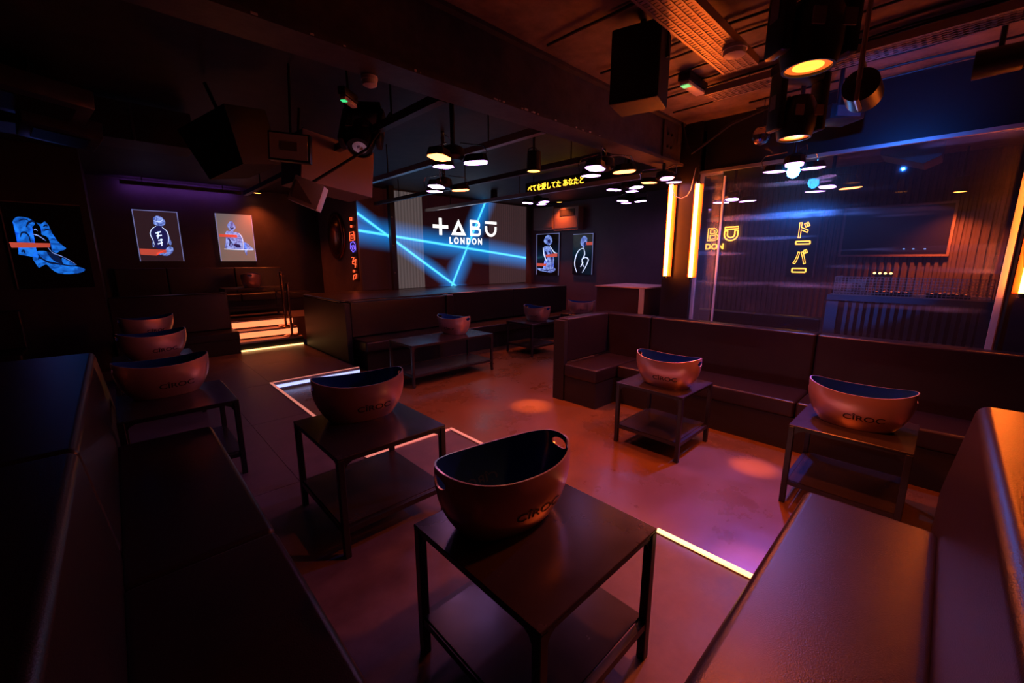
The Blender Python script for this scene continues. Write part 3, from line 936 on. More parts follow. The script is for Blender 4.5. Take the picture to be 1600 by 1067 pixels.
# ------------------------------------------------------------------ lit pictures
def picture(label, plane, d, u0, u1, v0, v1, ground, shapes, edge_m='edge_glow', edges='lrt', depth=0.03, name='picture'):
    """plane 'y': on a wall facing -Y, u = x.  plane 'x': on a wall facing -X, u runs towards -Y."""
    c = ((u0 + u1) / 2, d - depth / 2, v0) if plane == 'y' else (d - depth / 2, (u0 + u1) / 2, v0)
    s = thing(name, label, 'picture', c, 'lit figure pictures')
    def B(nm, m, a0, a1, b0, b1, d0, d1):
        if plane == 'y': return box(nm, m, s, a0, a1, d0, d1, b0, b1)
        return box(nm, m, s, d0, d1, a0, a1, b0, b1)
    B('panel', ground, u0, u1, v0, v1, d - depth, d - 0.001)
    e = 0.012
    lo, hi = min(u0, u1), max(u0, u1)
    for ch in edges:
        if ch == 'l': B('frame_edge', edge_m, u0, u0 + math.copysign(e, u1 - u0), v0, v1, d - depth - 0.006, d - depth)
        if ch == 'r': B('frame_edge', edge_m, u1 - math.copysign(e, u1 - u0), u1, v0, v1, d - depth - 0.006, d - depth)
        if ch == 't': B('frame_edge', edge_m, u0, u1, v1 - e, v1, d - depth - 0.006, d - depth)
        if ch == 'b': B('frame_edge', edge_m, u0, u1, v0, v0 + e, d - depth - 0.006, d - depth)
    lay = 0
    for m, polys, sm in shapes:
        lay += 1
        for p in polys:
            pts = smooth_poly(p) if sm and not isinstance(p, Stroke) else p
            w = [(u0 + (u1 - u0) * q[0], v0 + (v1 - v0) * q[1]) for q in pts]
            dd = d - depth - 0.0012 * lay
            b = bmesh.new()
            pl_ = 'xz' if plane == 'y' else 'yz'
            if isinstance(p, Stroke):
                h = len(w) // 2
                for i in range(h - 1): add_prism(b, [w[i], w[i + 1], w[-2 - i], w[-1 - i]], dd - 0.001, dd, pl_)
                bmesh.ops.remove_doubles(b, verts=b.verts, dist=1e-5)
            else: add_prism(b, w, dd - 0.001, dd, pl_)
            obj('printed_shape', b, m, s)
    return s


class Stroke(list):
    """left and right edge points of a brush stroke, first half left, second half right reversed"""


def stroke(pts, w):
    n0 = len(pts)
    if n0 > 2:
        d = []
        for i in range(n0 - 1):
            p0, p1, p2, p3 = pts[max(0, i - 1)], pts[i], pts[i + 1], pts[min(n0 - 1, i + 2)]
            for k in range(4):
                t = k / 4
                d.append(tuple(0.5 * (2 * p1[j] + (p2[j] - p0[j]) * t + (2 * p0[j] - 5 * p1[j] + 4 * p2[j] - p3[j]) * t * t
                                      + (3 * p1[j] - p0[j] - 3 * p2[j] + p3[j]) * t ** 3) for j in (0, 1)))
        pts = d + [pts[-1]]
    L, Rr = [], []
    n = len(pts)
    for i, p in enumerate(pts):
        a = pts[max(0, i - 1)]; b = pts[min(n - 1, i + 1)]
        dx, dy = b[0] - a[0], b[1] - a[1]
        l = math.hypot(dx, dy) or 1
        k = w * (0.35 + 0.65 * math.sin(PI * (i + 0.5) / n))
        L.append((p[0] - dy / l * k, p[1] + dx / l * k)); Rr.append((p[0] + dy / l * k, p[1] - dx / l * k))
    return Stroke(L + Rr[::-1])


def zpoly(pts, x0, y0, x1, y1):
    """zoom-pixel outline to unit picture coordinates"""
    return type(pts)([((x - x0) / (x1 - x0), (y1 - y) / (y1 - y0)) for x, y in pts])


# blue draped figure, far left
A = (0, 70, 760, 790)
blue = [zpoly(p, *A) for p in (
    [(90, 240), (130, 200), (190, 195), (250, 205), (290, 240), (270, 265), (235, 285), (225, 330), (240, 380), (245, 450), (250, 520), (200, 520), (150, 510), (80, 500), (95, 470), (120, 440), (115, 380), (125, 310), (110, 265)],
    [(305, 235), (345, 245), (385, 225), (410, 245), (425, 290), (440, 340), (470, 385), (515, 425), (540, 445), (510, 462), (470, 470), (440, 485), (400, 470), (400, 420), (385, 360), (355, 340), (330, 330), (340, 280)],
    [(240, 480), (300, 470), (350, 480), (400, 540), (480, 585), (560, 600), (640, 610), (690, 632), (650, 655), (560, 668), (470, 668), (400, 655), (350, 620), (315, 585), (260, 605), (235, 610), (215, 570), (200, 530)])]
dark = [zpoly(p, *A) for p in (
    stroke([(205, 275), (230, 240), (270, 225), (290, 235)], 9), stroke([(130, 360), (150, 325), (185, 320), (210, 350), (212, 400)], 8),
    stroke([(150, 225), (200, 212), (240, 222)], 5), stroke([(360, 270), (385, 255), (405, 262)], 7), stroke([(360, 300), (390, 290), (420, 295)], 6),
    stroke([(255, 500), (300, 545), (360, 570), (430, 580), (560, 600)], 9), stroke([(250, 545), (265, 525), (290, 545)], 8), stroke([(110, 480), (135, 470), (140, 495)], 10),
    [(345, 480), (400, 490), (460, 530), (480, 575), (430, 570), (380, 540)])]
fold = [zpoly(p, *A) for p in ([(480, 530), (520, 545), (600, 590), (530, 590), (480, 575)], stroke([(365, 440), (400, 485), (480, 515), (560, 555), (610, 590)], 4),
                               stroke([(265, 300), (285, 290), (300, 305)], 4), stroke([(240, 330), (300, 345), (360, 385)], 5))]
red = [zpoly([(20, 402), (395, 405), (385, 440), (30, 447)], *A)]
tl, br = at(0, 313, y=8.19), at(152, 448, y=8.19)
picture('lit picture of a blue draped figure on the wall at the far left', 'y', 8.199, tl.x - 0.02, br.x - 0.02, br.z, tl.z, 'print_ground',
        [('print_blue', blue, True), ('print_blue_dark', dark, True), ('print_pale', fold[1:], True), ('print_blue', fold[:1], True), ('print_red', red, False)], edges='lt', edge_m='plaque_grey')

# seated figure seen from behind
A = (105, 118, 600, 686)
sk = lambda pts: type(pts)([(x - (y - 118) * 0.158, y) for x, y in pts])
Z2 = lambda p: zpoly(sk(p), *A)
body = [Z2(p) for p in ([(335, 200), (375, 175), (420, 185), (455, 215), (468, 255), (440, 285), (380, 285), (340, 265), (335, 230)],
                        [(455, 330), (490, 340), (510, 400), (540, 480), (520, 500), (495, 450), (475, 380)],
                        [(310, 390), (330, 420), (350, 490), (335, 530), (320, 450)],
                        [(380, 605), (440, 590), (480, 540), (520, 515), (560, 540), (545, 590), (490, 625), (430, 615)])]
back = [Z2([(370, 290), (430, 290), (480, 345), (500, 420), (490, 510), (460, 560), (380, 540), (345, 510), (310, 430), (300, 350), (330, 320)])]
marks = [Z2(stroke(p, 9)) for p in ([(360, 370), (420, 350)], [(370, 400), (430, 390)], [(390, 350), (385, 430)], [(390, 450), (440, 440)], [(420, 430), (430, 510)], [(385, 490), (440, 470)])]
outl = [Z2(stroke(p, 5)) for p in ([(430, 300), (485, 345), (505, 420), (495, 490)], [(365, 290), (320, 325), (303, 380), (330, 440), (350, 500)], [(340, 230), (400, 240), (440, 215)])]
red = [Z2([(185, 545), (480, 555), (480, 590), (375, 590), (370, 622), (200, 612)])]
a, b_ = at(205, 327, y=10.5), at(289, 408, y=10.5)
picture('lit picture of a pale seated figure from behind, left of the grey one', 'y', 10.499, a.x, at(276, 329, y=10.5).x, b_.z, a.z, 'print_ground_brown',
        [('print_pale', body, True), ('print_shade', back, True), ('print_line', outl + marks, True), ('print_red', red, False)], edges='lrt')
# reclining figure on grey
A = (1000, 158, 1400, 680)
sk = lambda pts: type(pts)([(x - (y - 158) * 0.115, y) for x, y in pts])
Z3 = lambda p: zpoly(sk(p), *A)
body = [Z3(p) for p in ([(1130, 290), (1150, 250), (1175, 235), (1200, 255), (1225, 300), (1205, 330), (1185, 355), (1155, 330)],
                        [(1115, 355), (1180, 350), (1260, 365), (1300, 420), (1310, 480), (1340, 470), (1400, 520), (1425, 550), (1300, 548), (1180, 545), (1105, 530), (1115, 460)],
                        [(1290, 450), (1330, 470), (1350, 560), (1345, 615), (1320, 560)])]
sh = [Z3(p) for p in ([(1200, 490), (1260, 490), (1275, 520), (1230, 525)], stroke([(1140, 420), (1160, 460), (1150, 510)], 8), stroke([(1175, 460), (1185, 500)], 8), stroke([(1160, 300), (1180, 320), (1200, 305)], 7),
                      stroke([(1295, 455), (1310, 520), (1320, 570)], 6))]
ln = [Z3(stroke(p, 4)) for p in ([(1095, 545), (1250, 550), (1420, 552)], [(1255, 365), (1295, 420), (1310, 540)])]
red = [Z3([(1042, 383), (1235, 385), (1240, 415), (1045, 412)])]
a, b_ = at(335, 333, y=10.5), at(345, 408, y=10.5)
picture('lit picture of a reclining figure on a grey ground above the alcove table', 'y', 10.499, a.x, at(392, 336, y=10.5).x, b_.z, a.z, 'print_ground_grey',
        [('print_pale', body, True), ('print_shade', sh, True), ('print_line', ln, True), ('print_red', red, False)], edges='lr')
# two small pictures on the far wall
A = (215, 778, 398, 1116)
Z4 = lambda p: zpoly(p, *A)
XP = XW - 0.03
body = [Z4(p) for p in ([(275, 840), (290, 800), (315, 790), (338, 815), (342, 850), (325, 870), (300, 865)],
                        [(275, 890), (300, 880), (325, 890), (345, 940), (360, 990), (350, 1040), (372, 1070), (340, 1095), (290, 1090), (240, 1080), (225, 1060), (280, 1060), (300, 1010), (280, 960)])]
sh = [Z4(p) for p in ([(305, 830), (325, 825), (325, 855), (310, 850)], stroke([(285, 920), (300, 950), (295, 990)], 8), stroke([(320, 920), (340, 960), (345, 1020)], 7), stroke([(250, 1072), (300, 1078), (350, 1070)], 5))]
ln = [Z4(stroke(p, 4)) for p in ([(270, 890), (278, 950), (300, 1000)], [(325, 880), (360, 930), (385, 940)])]
red = [Z4([(290, 950), (385, 938), (385, 965), (300, 972)]), Z4([(217, 1020), (300, 1022), (295, 1045), (217, 1045)])]
a, b_ = at(840, 366, x=XP), at(874, 430, x=XP)
picture('small lit picture of a kneeling pale figure on the far wall beside the screen', 'x', XP, a.y, b_.y, b_.z, a.z, 'print_ground',
        [('print_pale', body, True), ('print_shade', sh, True), ('print_line', ln, True), ('print_red', red, False)], edges='lrt')
A = (512, 778, 672, 1100)
body = [zpoly(p, *A) for p in ([(575, 860), (578, 820), (600, 795), (625, 815), (622, 850), (605, 885)],)]
sh = [zpoly([(600, 850), (618, 842), (612, 880), (600, 875)], *A)]
ln = [zpoly(stroke(p, 4), *A) for p in ([(600, 890), (560, 910), (535, 970), (532, 1030), (550, 1085)], [(600, 890), (610, 940), (590, 990), (605, 1040)], [(585, 980), (620, 965), (640, 985), (620, 1040), (595, 1085)], [(600, 1000), (580, 1040)])]
red = [zpoly([(620, 845), (668, 845), (668, 868), (622, 868)], *A)]
a, b_ = at(897, 366, x=XP), at(926, 429, x=XP)
picture('small lit line drawing of a crouching figure right of the kneeling picture', 'x', XP, a.y, b_.y, b_.z, a.z, 'print_ground',
        [('print_pale', body, True), ('print_shade', sh, True), ('print_line', ln, True), ('print_red', red, False)], edges='rt')

# ------------------------------------------------------------------ neon signs
xn = XW - 0.06
s = thing('neon_sign', 'amber outline neon club name on the ribbed wall behind the glass', 'sign', (xn, 3.0, 1.9))
def xrect(x0, y0, x1, y1, xx):
    a = at(x0, y1, x=xx); b = at(x1, y0, x=xx)
    return a.y, b.y, a.z, b.z
ya, yb, za, zb = xrect(1131, 354, 1154, 376, xn)
lw, lh = abs(ya - yb), zb - za
ym, zm = (ya + yb) / 2, (za + zb) / 2
pitch = lw * 1.38
def neon_loop(name, pts, m='neon_amber', r=0.012, parent=None, closed=True):
    return tube(name, m, parent, pts + ([pts[0]] if closed else []), r, 6)
def YZ(pts, oy, oz, ww, hh): return [(xn, oy - (u - 0.5) * ww, oz + (v - 0.5) * hh) for u, v in pts]
arc = [(0.5 + 0.5 * math.cos(a), 0.42 + 0.42 * math.sin(a)) for a in [PI + PI * k / 10 for k in range(11)]]
arci = [(0.5 + 0.27 * math.cos(a), 0.42 + 0.2 * math.sin(a)) for a in [2 * PI - PI * k / 10 for k in range(11)]]
neon_loop('letter_tube', YZ([(0, 0.72)] + arc + [(1, 0.72), (0.77, 0.72)] + arci + [(0.23, 0.72)], ym, zm, lw, lh), parent=s)
neon_loop('letter_tube', YZ([(0, 0.84), (1, 0.84), (1, 1), (0, 1)], ym, zm, lw, lh), parent=s)
me = fit(text_mesh('B', 0.4, outline=0.008), lw * 0.9, lh); obj('letter_tube', place(me, (xn, ym + pitch, zm), FACE_X), 'neon_amber', s)
neon_loop('letter_tube', YZ([(0, 0), (1, 0), (0.5, 1)], ym + 2 * pitch, zm, lw * 1.1, lh), parent=s)
neon_loop('letter_tube', YZ([(0.25, 0.2), (0.75, 0.2), (0.5, 0.72)], ym + 2 * pitch, zm, lw * 1.1, lh), parent=s)
neon_loop('letter_tube', YZ([(0.4, 0), (0.6, 0), (0.6, 0.4), (1, 0.4), (1, 0.6), (0.6, 0.6), (0.6, 1), (0.4, 1), (0.4, 0.6), (0, 0.6), (0, 0.4), (0.4, 0.4)], ym + 3 * pitch, zm, lw, lh), parent=s)
ya, yb, za, zb = xrect(1113, 380, 1131, 390, xn)
me = fit(text_mesh('LONDON', 0.2, outline=0.007), abs(ya - yb) * 3.2, zb - za)
obj('letter_tube', place(me, (xn, yb + abs(ya - yb) * 1.6, (za + zb) / 2), FACE_X), 'neon_amber', s)

ya, yb, za, zb = xrect(1234, 341, 1276, 430, xn)
s = thing('neon_sign', 'amber vertical neon sign with Japanese characters on the ribbed wall behind the glass', 'sign', (xn, (ya + yb) / 2, za))
cells = (('\u30c9', 346, 372, 1246, 1267), ('\u30fc', 376.5, 381.5, 1243, 1266), ('\u30d0', 389, 413, 1238, 1263), ('\u30fc', 419.5, 425, 1237, 1259))
box('backing', 'tv_black', s, xn + 0.012, xn + 0.03, at(1276, 385, x=xn).y, at(1232, 385, x=xn).y, za - 0.03, zb + 0.1)
box('frame_edge', 'plaque_grey', s, xn, xn + 0.03, at(1277, 385, x=xn).y, at(1275, 385, x=xn).y, za - 0.03, zb + 0.12)
for chh, y0_, y1_, x0_, x1_ in cells:
    ya, yb, za, zb = xrect(x0_, y0_, x1_, y1_, xn)
    if chh == '\u30fc':
        neon_loop('character_tube', YZ([(0, 0.1), (0.03, 0), (0.97, 0), (1, 0.1), (1, 0.9), (0.97, 1), (0.03, 1), (0, 0.9)], (ya + yb) / 2, (za + zb) / 2, abs(ya - yb), zb - za), parent=s, r=0.011)
    else:
        me = fit(text_mesh(chh, 0.35, outline=0.008, bold=0.008), abs(ya - yb), zb - za)
        obj('character_tube', place(me, (xn, (ya + yb) / 2, (za + zb) / 2), FACE_X), 'neon_amber', s)

# red and violet vertical sign on the alcove's right wall
xq = XS1 - 0.03
s = thing('neon_sign', 'narrow red and violet vertical neon sign beside the screen', 'sign', (xq, 8.7, 1.2))
a = at(546, 340, x=xq); b_ = at(560, 438, x=xq)
box('backing', 'tv_black', s, xq + 0.008, xq + 0.03, b_.y, a.y, b_.z, a.z)
def XYZ(px, py): 
    p = at(px, py, x=xq); return (xq - 0.004, p.y, p.z)
def loop_px(name, m, pts, r=0.007, closed=True): tube(name, m, s, [XYZ(*p) for p in pts] + ([XYZ(*pts[0])] if closed else []), r, 6)
loop_px('character_tube', 'neon_red', [(547, 340), (550, 340), (550, 344), (547, 344)])
loop_px('character_tube', 'neon_red', [(548, 352), (550, 352), (550, 355), (548, 355)])
loop_px('character_tube', 'neon_red', [(546.5, 363), (553, 362), (554, 375), (547, 376)])
loop_px('character_tube', 'neon_red', [(548.5, 367), (551.5, 366.5), (552, 372), (549, 372.5)])
loop_px('character_tube', 'neon_violet', [(548, 380), (552, 377), (555, 381), (556, 390), (552, 394), (548, 389)])
loop_px('character_tube', 'neon_violet', [(550, 384), (553, 383), (554, 389), (551, 390)])
loop_px('character_tube', 'neon_red', [(550, 402), (553, 402), (551, 410), (556, 405), (555, 415)], 0.010, False)
loop_px('character_tube', 'neon_red', [(551, 412), (556, 413), (555, 418)], 0.010, False)
loop_px('character_tube', 'neon_red', [(552, 422), (554, 422), (554, 425), (552, 425)])
loop_px('character_tube', 'neon_red', [(553, 430), (557, 428), (556, 435), (552, 437)])

# bronze oval on the same wall
c = at(525, 369, x=xq); t0 = at(525, 331, x=xq); e0, e1 = at(513, 369, x=xq), at(538, 369, x=xq)
s = thing('wall_ornament', 'large glossy bronze oval ornament on the wall beside the screen', 'wall decor', (xq, c.y, c.z))
hh, ww = (t0.z - c.z), abs(e0.y - e1.y) / 2
bmm = bmesh.new()
add_lathe(bmm, [(1.0, 0.025), (1.0, 0.0), (0.97, -0.02), (0.9, -0.03), (0.82, -0.02), (0.6, -0.075), (0.3, -0.105), (0.02, -0.115)], (0, 0, 0), 40, 'x')
for v in bmm.verts: v.co = Vector((xq + v.co.x, c.y + v.co.y * ww, c.z + v.co.z * hh))
obj('disc', bmm, 'bronze_disc', s, smooth=True)

# ------------------------------------------------------------------ neon tubes on the pillar
def neon_tube(label, x, y, z0, z1):
    s = thing('neon_tube_light', label, 'light tube', (x, y, z0), 'orange vertical light tubes')
    tube('tube', 'tube_orange', s, [(x, y, z0 + 0.035), (x, y, z1 - 0.03)], 0.021, 12)
    lathe('end_cap', 'chrome', s, [(0.012, z0), (0.024, z0 + 0.006), (0.024, z0 + 0.034)], (x, y, 0), 12)
    lathe('end_cap', 'chrome', s, [(0.024, z1 - 0.03), (0.024, z1 - 0.004), (0.012, z1)], (x, y, 0), 12)
    box('halo_strip', 'halo_orange', s, x + 0.035, x + 0.042, y - 0.05, y + 0.05, z0 + 0.03, z1 - 0.03)  # orange strip added behind the tube to imitate its halo
    box('bracket', 'chrome', s, x + 0.012, x + 0.06, y - 0.008, y + 0.008, z0 + 0.012, z0 + 0.028)
    box('bracket', 'chrome', s, x + 0.012, x + 0.06, y - 0.008, y + 0.008, z1 - 0.024, z1 - 0.008)
neon_tube('glowing orange vertical tube on the left edge of the pillar', 4.68, 2.30, 1.335, 2.41)
neon_tube('glowing orange vertical tube on the pillar beside the glass frame', 4.68, 2.005, 1.33, 2.385)
neon_tube('glowing orange vertical tube at the right picture edge beyond the glass', 4.74, -0.385, 1.28, 2.36)

# ------------------------------------------------------------------ cabinet and DJ booth
s = thing('cabinet', 'dark box cabinet with glossy pink-lit top and pale metal corner behind the banquette', 'cabinet', (5.3, 3.0, ZD))
box('body', 'cabinet', s, 4.96, 5.75, 2.70, 3.44, ZD, 1.185)
box('top', 'tread', s, 4.94, 5.77, 2.68, 3.46, 1.185, 1.20)
box('corner_trim', 'pale_metal', s, 4.945, 4.96, 2.70, 2.77, ZD, 1.183)

s = thing('dj_booth', 'blue-lit slatted DJ booth with vertical battens behind the glass', 'booth', (6.3, 0.3, ZD))
box('counter_top', 'booth_blue_lit', s, 5.98, 6.75, -0.34, 0.95, 1.10, 1.16)
box('inner_panel', 'plinth', s, 6.06, 6.09, -0.32, 0.93, ZD, 1.10)
box('corner_post', 'booth_blue_lit', s, 6.0, 6.06, 0.84, 0.95, ZD, 1.10)
box('corner_post', 'booth_blue_lit', s, 6.0, 6.06, -0.34, -0.26, ZD, 1.10)
box('end_board', 'booth_blue_lit', s, 6.06, 6.75, 0.92, 0.95, ZD, 1.10)
sm = None
for k in range(16):
    yy = -0.225 + k * 0.066
    if sm is None:
        so = obj('batten', bx(-0.02, 0.02, -0.0165, 0.0165, ZD - ZD, 1.10 - ZD), 'booth_blue_lit', None); so.parent = s; sm = so.data
    else:
        so = bpy.data.objects.new('batten', sm); so.parent = s; COL.objects.link(so)
    so.location = Vector((6.03, yy, ZD)) - s.location
# wire cage
s = thing('wire_cage', 'pale wire mesh guard standing on the DJ booth top', 'wire guard', (6.0, 0.3, 1.16))
b = bmesh.new()
z0, z1 = 1.166, 1.365
n = 40
for k in range(n + 1):
    yy = -0.31 + (0.90 + 0.31) * k / n
    add_box(b, 6.008, 6.013, yy - 0.003, yy + 0.003, z0, z1)
for k in range(8):
    zz = z0 + (z1 - z0) * k / 7
    add_box(b, 6.003, 6.008, -0.31, 0.90, zz - 0.003, zz + 0.003)
for k in range(9):
    xx = 6.02 + 0.42 * k / 8
    add_box(b, xx - 0.003, xx + 0.003, 0.896, 0.899, z0, z1)
for k in range(8):
    zz = z0 + (z1 - z0) * k / 7
    add_box(b, 6.011, 6.45, 0.8995, 0.9025, zz - 0.003, zz + 0.003)
obj('wire_mesh', b, 'wire', s)['kind'] = 'stuff'
# gooseneck lamp and decks
a = at(1372, 433, x=6.12)
s = thing('booth_lamp', 'bent twin-neck lamp with small yellow bulbs on the DJ booth', 'lamp', (6.12, a.y, 1.16))
for dy in (0.06, -0.0):
    tube('gooseneck', 'chrome', s, [(6.14, a.y + dy + 0.03, 1.162), (6.14, a.y + dy + 0.025, 1.28), (6.13, a.y + dy, 1.34), (6.12, a.y + dy - 0.05, 1.372), (6.12, a.y + dy - 0.10, 1.378)], 0.006, 8)
box('lamp_head', 'plastic_black', s, 6.09, 6.14, a.y - 0.12, a.y + 0.05, 1.383, 1.40)
for k in range(4): lathe('bulb', 'booth_amber', s, [(0.004, 1.40), (0.013, 1.406), (0.013, 1.414), (0.004, 1.42)], (6.115, a.y - 0.10 + k * 0.045, 0), 10)
for k, yy in enumerate((0.42, -0.02)):
    s = thing('dj_deck', ['black DJ deck with red glints left of the mixer on the booth', 'black DJ deck with red glints right of the mixer on the booth'][k], 'dj deck', (6.35, yy, 1.16))
    box('body', 'plastic_black', s, 6.20, 6.55, yy - 0.16, yy + 0.16, 1.162, 1.205, bevel=0.005)
    lathe('platter', 'chrome', s, [(0.12, 1.205), (0.12, 1.215), (0.02, 1.218)], (6.36, yy, 0), 24)
    for q in range(5): box('button', 'tiny_red', s, 6.205, 6.22, yy - 0.13 + q * 0.06, yy - 0.11 + q * 0.06, 1.205, 1.212)
s = thing('wedge_monitor', 'small orange-lit wedge speaker inside the wire guard', 'speaker', (6.35, 0.75, 1.16))
b = add_prism(bmesh.new(), [(6.25, 1.162), (6.45, 1.162), (6.45, 1.33), (6.33, 1.33)], 0.66, 0.82, 'xz'); obj('body', b, 'speaker_paint', s)
lathe('cone', 'plastic_black', s, [(0.05, 6.236), (0.02, 6.262)], (0, 0.74, 1.245), 16, 'x')
# framed dark display on the far wall
s = thing('wall_display', 'large dark glossy display with thin frame on the ribbed wall behind the booth', 'display', (XW - 0.05, 0.7, 1.65))
a, b_ = at(1325, 322, x=XW - 0.05), at(1478, 397, x=XW - 0.05)
box('glass', 'tv_black', s, XW - 0.055, XW - 0.03, b_.y, a.y, b_.z, a.z - 0.06)
for (y0_, y1_, z0_, z1_) in ((b_.y - 0.03, b_.y, b_.z - 0.03, a.z - 0.03), (a.y, a.y + 0.03, b_.z - 0.03, a.z - 0.03), (b_.y, a.y, b_.z - 0.03, b_.z), (b_.y, a.y, a.z - 0.06, a.z - 0.03)):
    box('frame_edge', 'plaque_grey', s, XW - 0.06, XW - 0.03, y0_, y1_, z0_, z1_)
for px in (1412, 1427, 1445):
    p = at(px, 389, x=XW - 0.06); box('indicator', 'tiny_blue', s, XW - 0.06, XW - 0.056, p.y - 0.012, p.y + 0.012, p.z - 0.006, p.z + 0.006)

# ------------------------------------------------------------------ rope posts at the steps
def stanchion(label, x, y, z, h=0.95):
    s = thing('rope_post', label, 'rope post', (x, y, z), 'brass rope posts by the steps')
    lathe('base', 'brass', s, [(0.14, z + 0.001), (0.14, z + 0.012), (0.10, z + 0.028), (0.03, z + 0.04)], (x, y, 0), 28)
    lathe('pole', 'brass', s, [(0.022, z + 0.038), (0.022, z + h - 0.1)], (x, y, 0), 16)
    lathe('collar', 'brass', s, [(0.034, z + h - 0.1), (0.034, z + h - 0.05), (0.026, z + h - 0.045)], (x, y, 0), 16)
    lathe('finial', 'brass', s, [(0.026, z + h - 0.045), (0.026, z + h - 0.02), (0.034, z + h - 0.015), (0.030, z + h), (0.005, z + h + 0.006)], (x, y, 0), 16)
    for k in range(4):
        t = k * PI / 2
        tube('hook', 'brass', s, [(x + 0.033 * math.cos(t), y + 0.033 * math.sin(t), z + h - 0.07), (x + 0.055 * math.cos(t), y + 0.055 * math.sin(t), z + h - 0.075), (x + 0.058 * math.cos(t), y + 0.058 * math.sin(t), z + h - 0.05)], 0.004, 6)
stanchion('brass rope post standing on the upper lit step', 2.26, 8.60, 0.316, 1.02)
stanchion('brass rope post standing on the lower lit step', 2.28, 8.345, 0.166, 0.98)


# ------------------------------------------------------------------ stage lights
def moving_head(label, px, py, zl, tilt=(0, 0), rz=0, sc=1.0, lit=True, power=120, color=ORANGE, angle=130, beam=300):
    c = at(px, py, z=zl)
    s = thing('moving_head_light', label, 'stage light', c, 'moving head stage lights')
    x, y, z = c
    s0 = Vector(c)
    def L(prof, nm, m, ax='z'): return lathe(nm, m, s, [(r * sc, z + h * sc) for r, h in prof], (x, y, 0), 32, ax)
    L([(0.05, 0.30), (0.095, 0.285), (0.122, 0.23), (0.132, 0.15), (0.130, 0.08), (0.118, 0.025), (0.112, 0.0), (0.100, 0.0), (0.098, 0.02)], 'head', 'plastic_black')
    L([(0.099, 0.012), (0.099, 0.020), (0.06, 0.016)], 'lens_ring', 'lens_orange' if lit else 'tv_black')
    L([(0.066, 0.010), (0.066, 0.014), (0.01, 0.008)], 'lens', 'lens_core' if lit else 'chrome')
    b = bmesh.new()
    for sg in (-1, 1):
        add_box(b, x + sg * 0.165 * sc - 0.03 * sc, x + sg * 0.165 * sc + 0.03 * sc, y - 0.07 * sc, y + 0.07 * sc, z + 0.05 * sc, z + 0.46 * sc, bevel=0.02 * sc)
    add_box(b, x - 0.135 * sc, x + 0.135 * sc, y - 0.07 * sc, y + 0.07 * sc, z + 0.40 * sc, z + 0.46 * sc, bevel=0.01)
    obj('yoke', b, 'plastic_black', s, smooth=True)
    for sg in (-1, 1): box('side_badge', 'plaque_grey', s, x + sg * 0.196 * sc, x + sg * 0.2 * sc, y - 0.03 * sc, y + 0.03 * sc, z + 0.2 * sc, z + 0.3 * sc)
    for sg in (-1, 1): box('edge_band', 'plaque_grey', s, x + sg * 0.075 * sc - 0.03 * sc, x + sg * 0.075 * sc + 0.03 * sc, y - 0.138 * sc, y - 0.128 * sc, z + 0.13 * sc, z + 0.20 * sc)
    box('base', 'plastic_black', s, x - 0.17 * sc, x + 0.17 * sc, y - 0.12 * sc, y + 0.12 * sc, z + 0.462 * sc, min(z + 0.54 * sc, 2.875), bevel=0.012)
    tube('safety_cable', 'chrome', s, [(x + 0.1, y + 0.1, z + 0.5 * sc), (x + 0.16, y + 0.14, z + 0.54 * sc), (x + 0.2, y + 0.12, ZC - 0.002)], 0.003, 6)
    s.rotation_euler = (R(tilt[0]), R(tilt[1]), R(rz))
    if lit:
        spot('lamp', (x, y, z - 0.02), (x, y, 0), power, color, angle, 0.9, 0.06, s)
        spot('beam_lamp', (x, y, z - 0.02), (x, y, 0), beam, (1.0, 0.20, 0.03), 10, 1.0, 0.02, s)
    return s


moving_head('lit orange moving head light nearest the camera at the top right', 1262, 108, 2.38, rz=-40, power=130, angle=120, sc=0.9)
moving_head('lit orange moving head light below and behind the large one', 1240, 217, 2.38, rz=-40, power=120, angle=120, sc=0.9, beam=650)
moving_head('unlit moving head light with glass lens in front of the brown speaker', 562, 232, 2.46, tilt=(-35, 0), rz=-40, lit=False, sc=0.9)


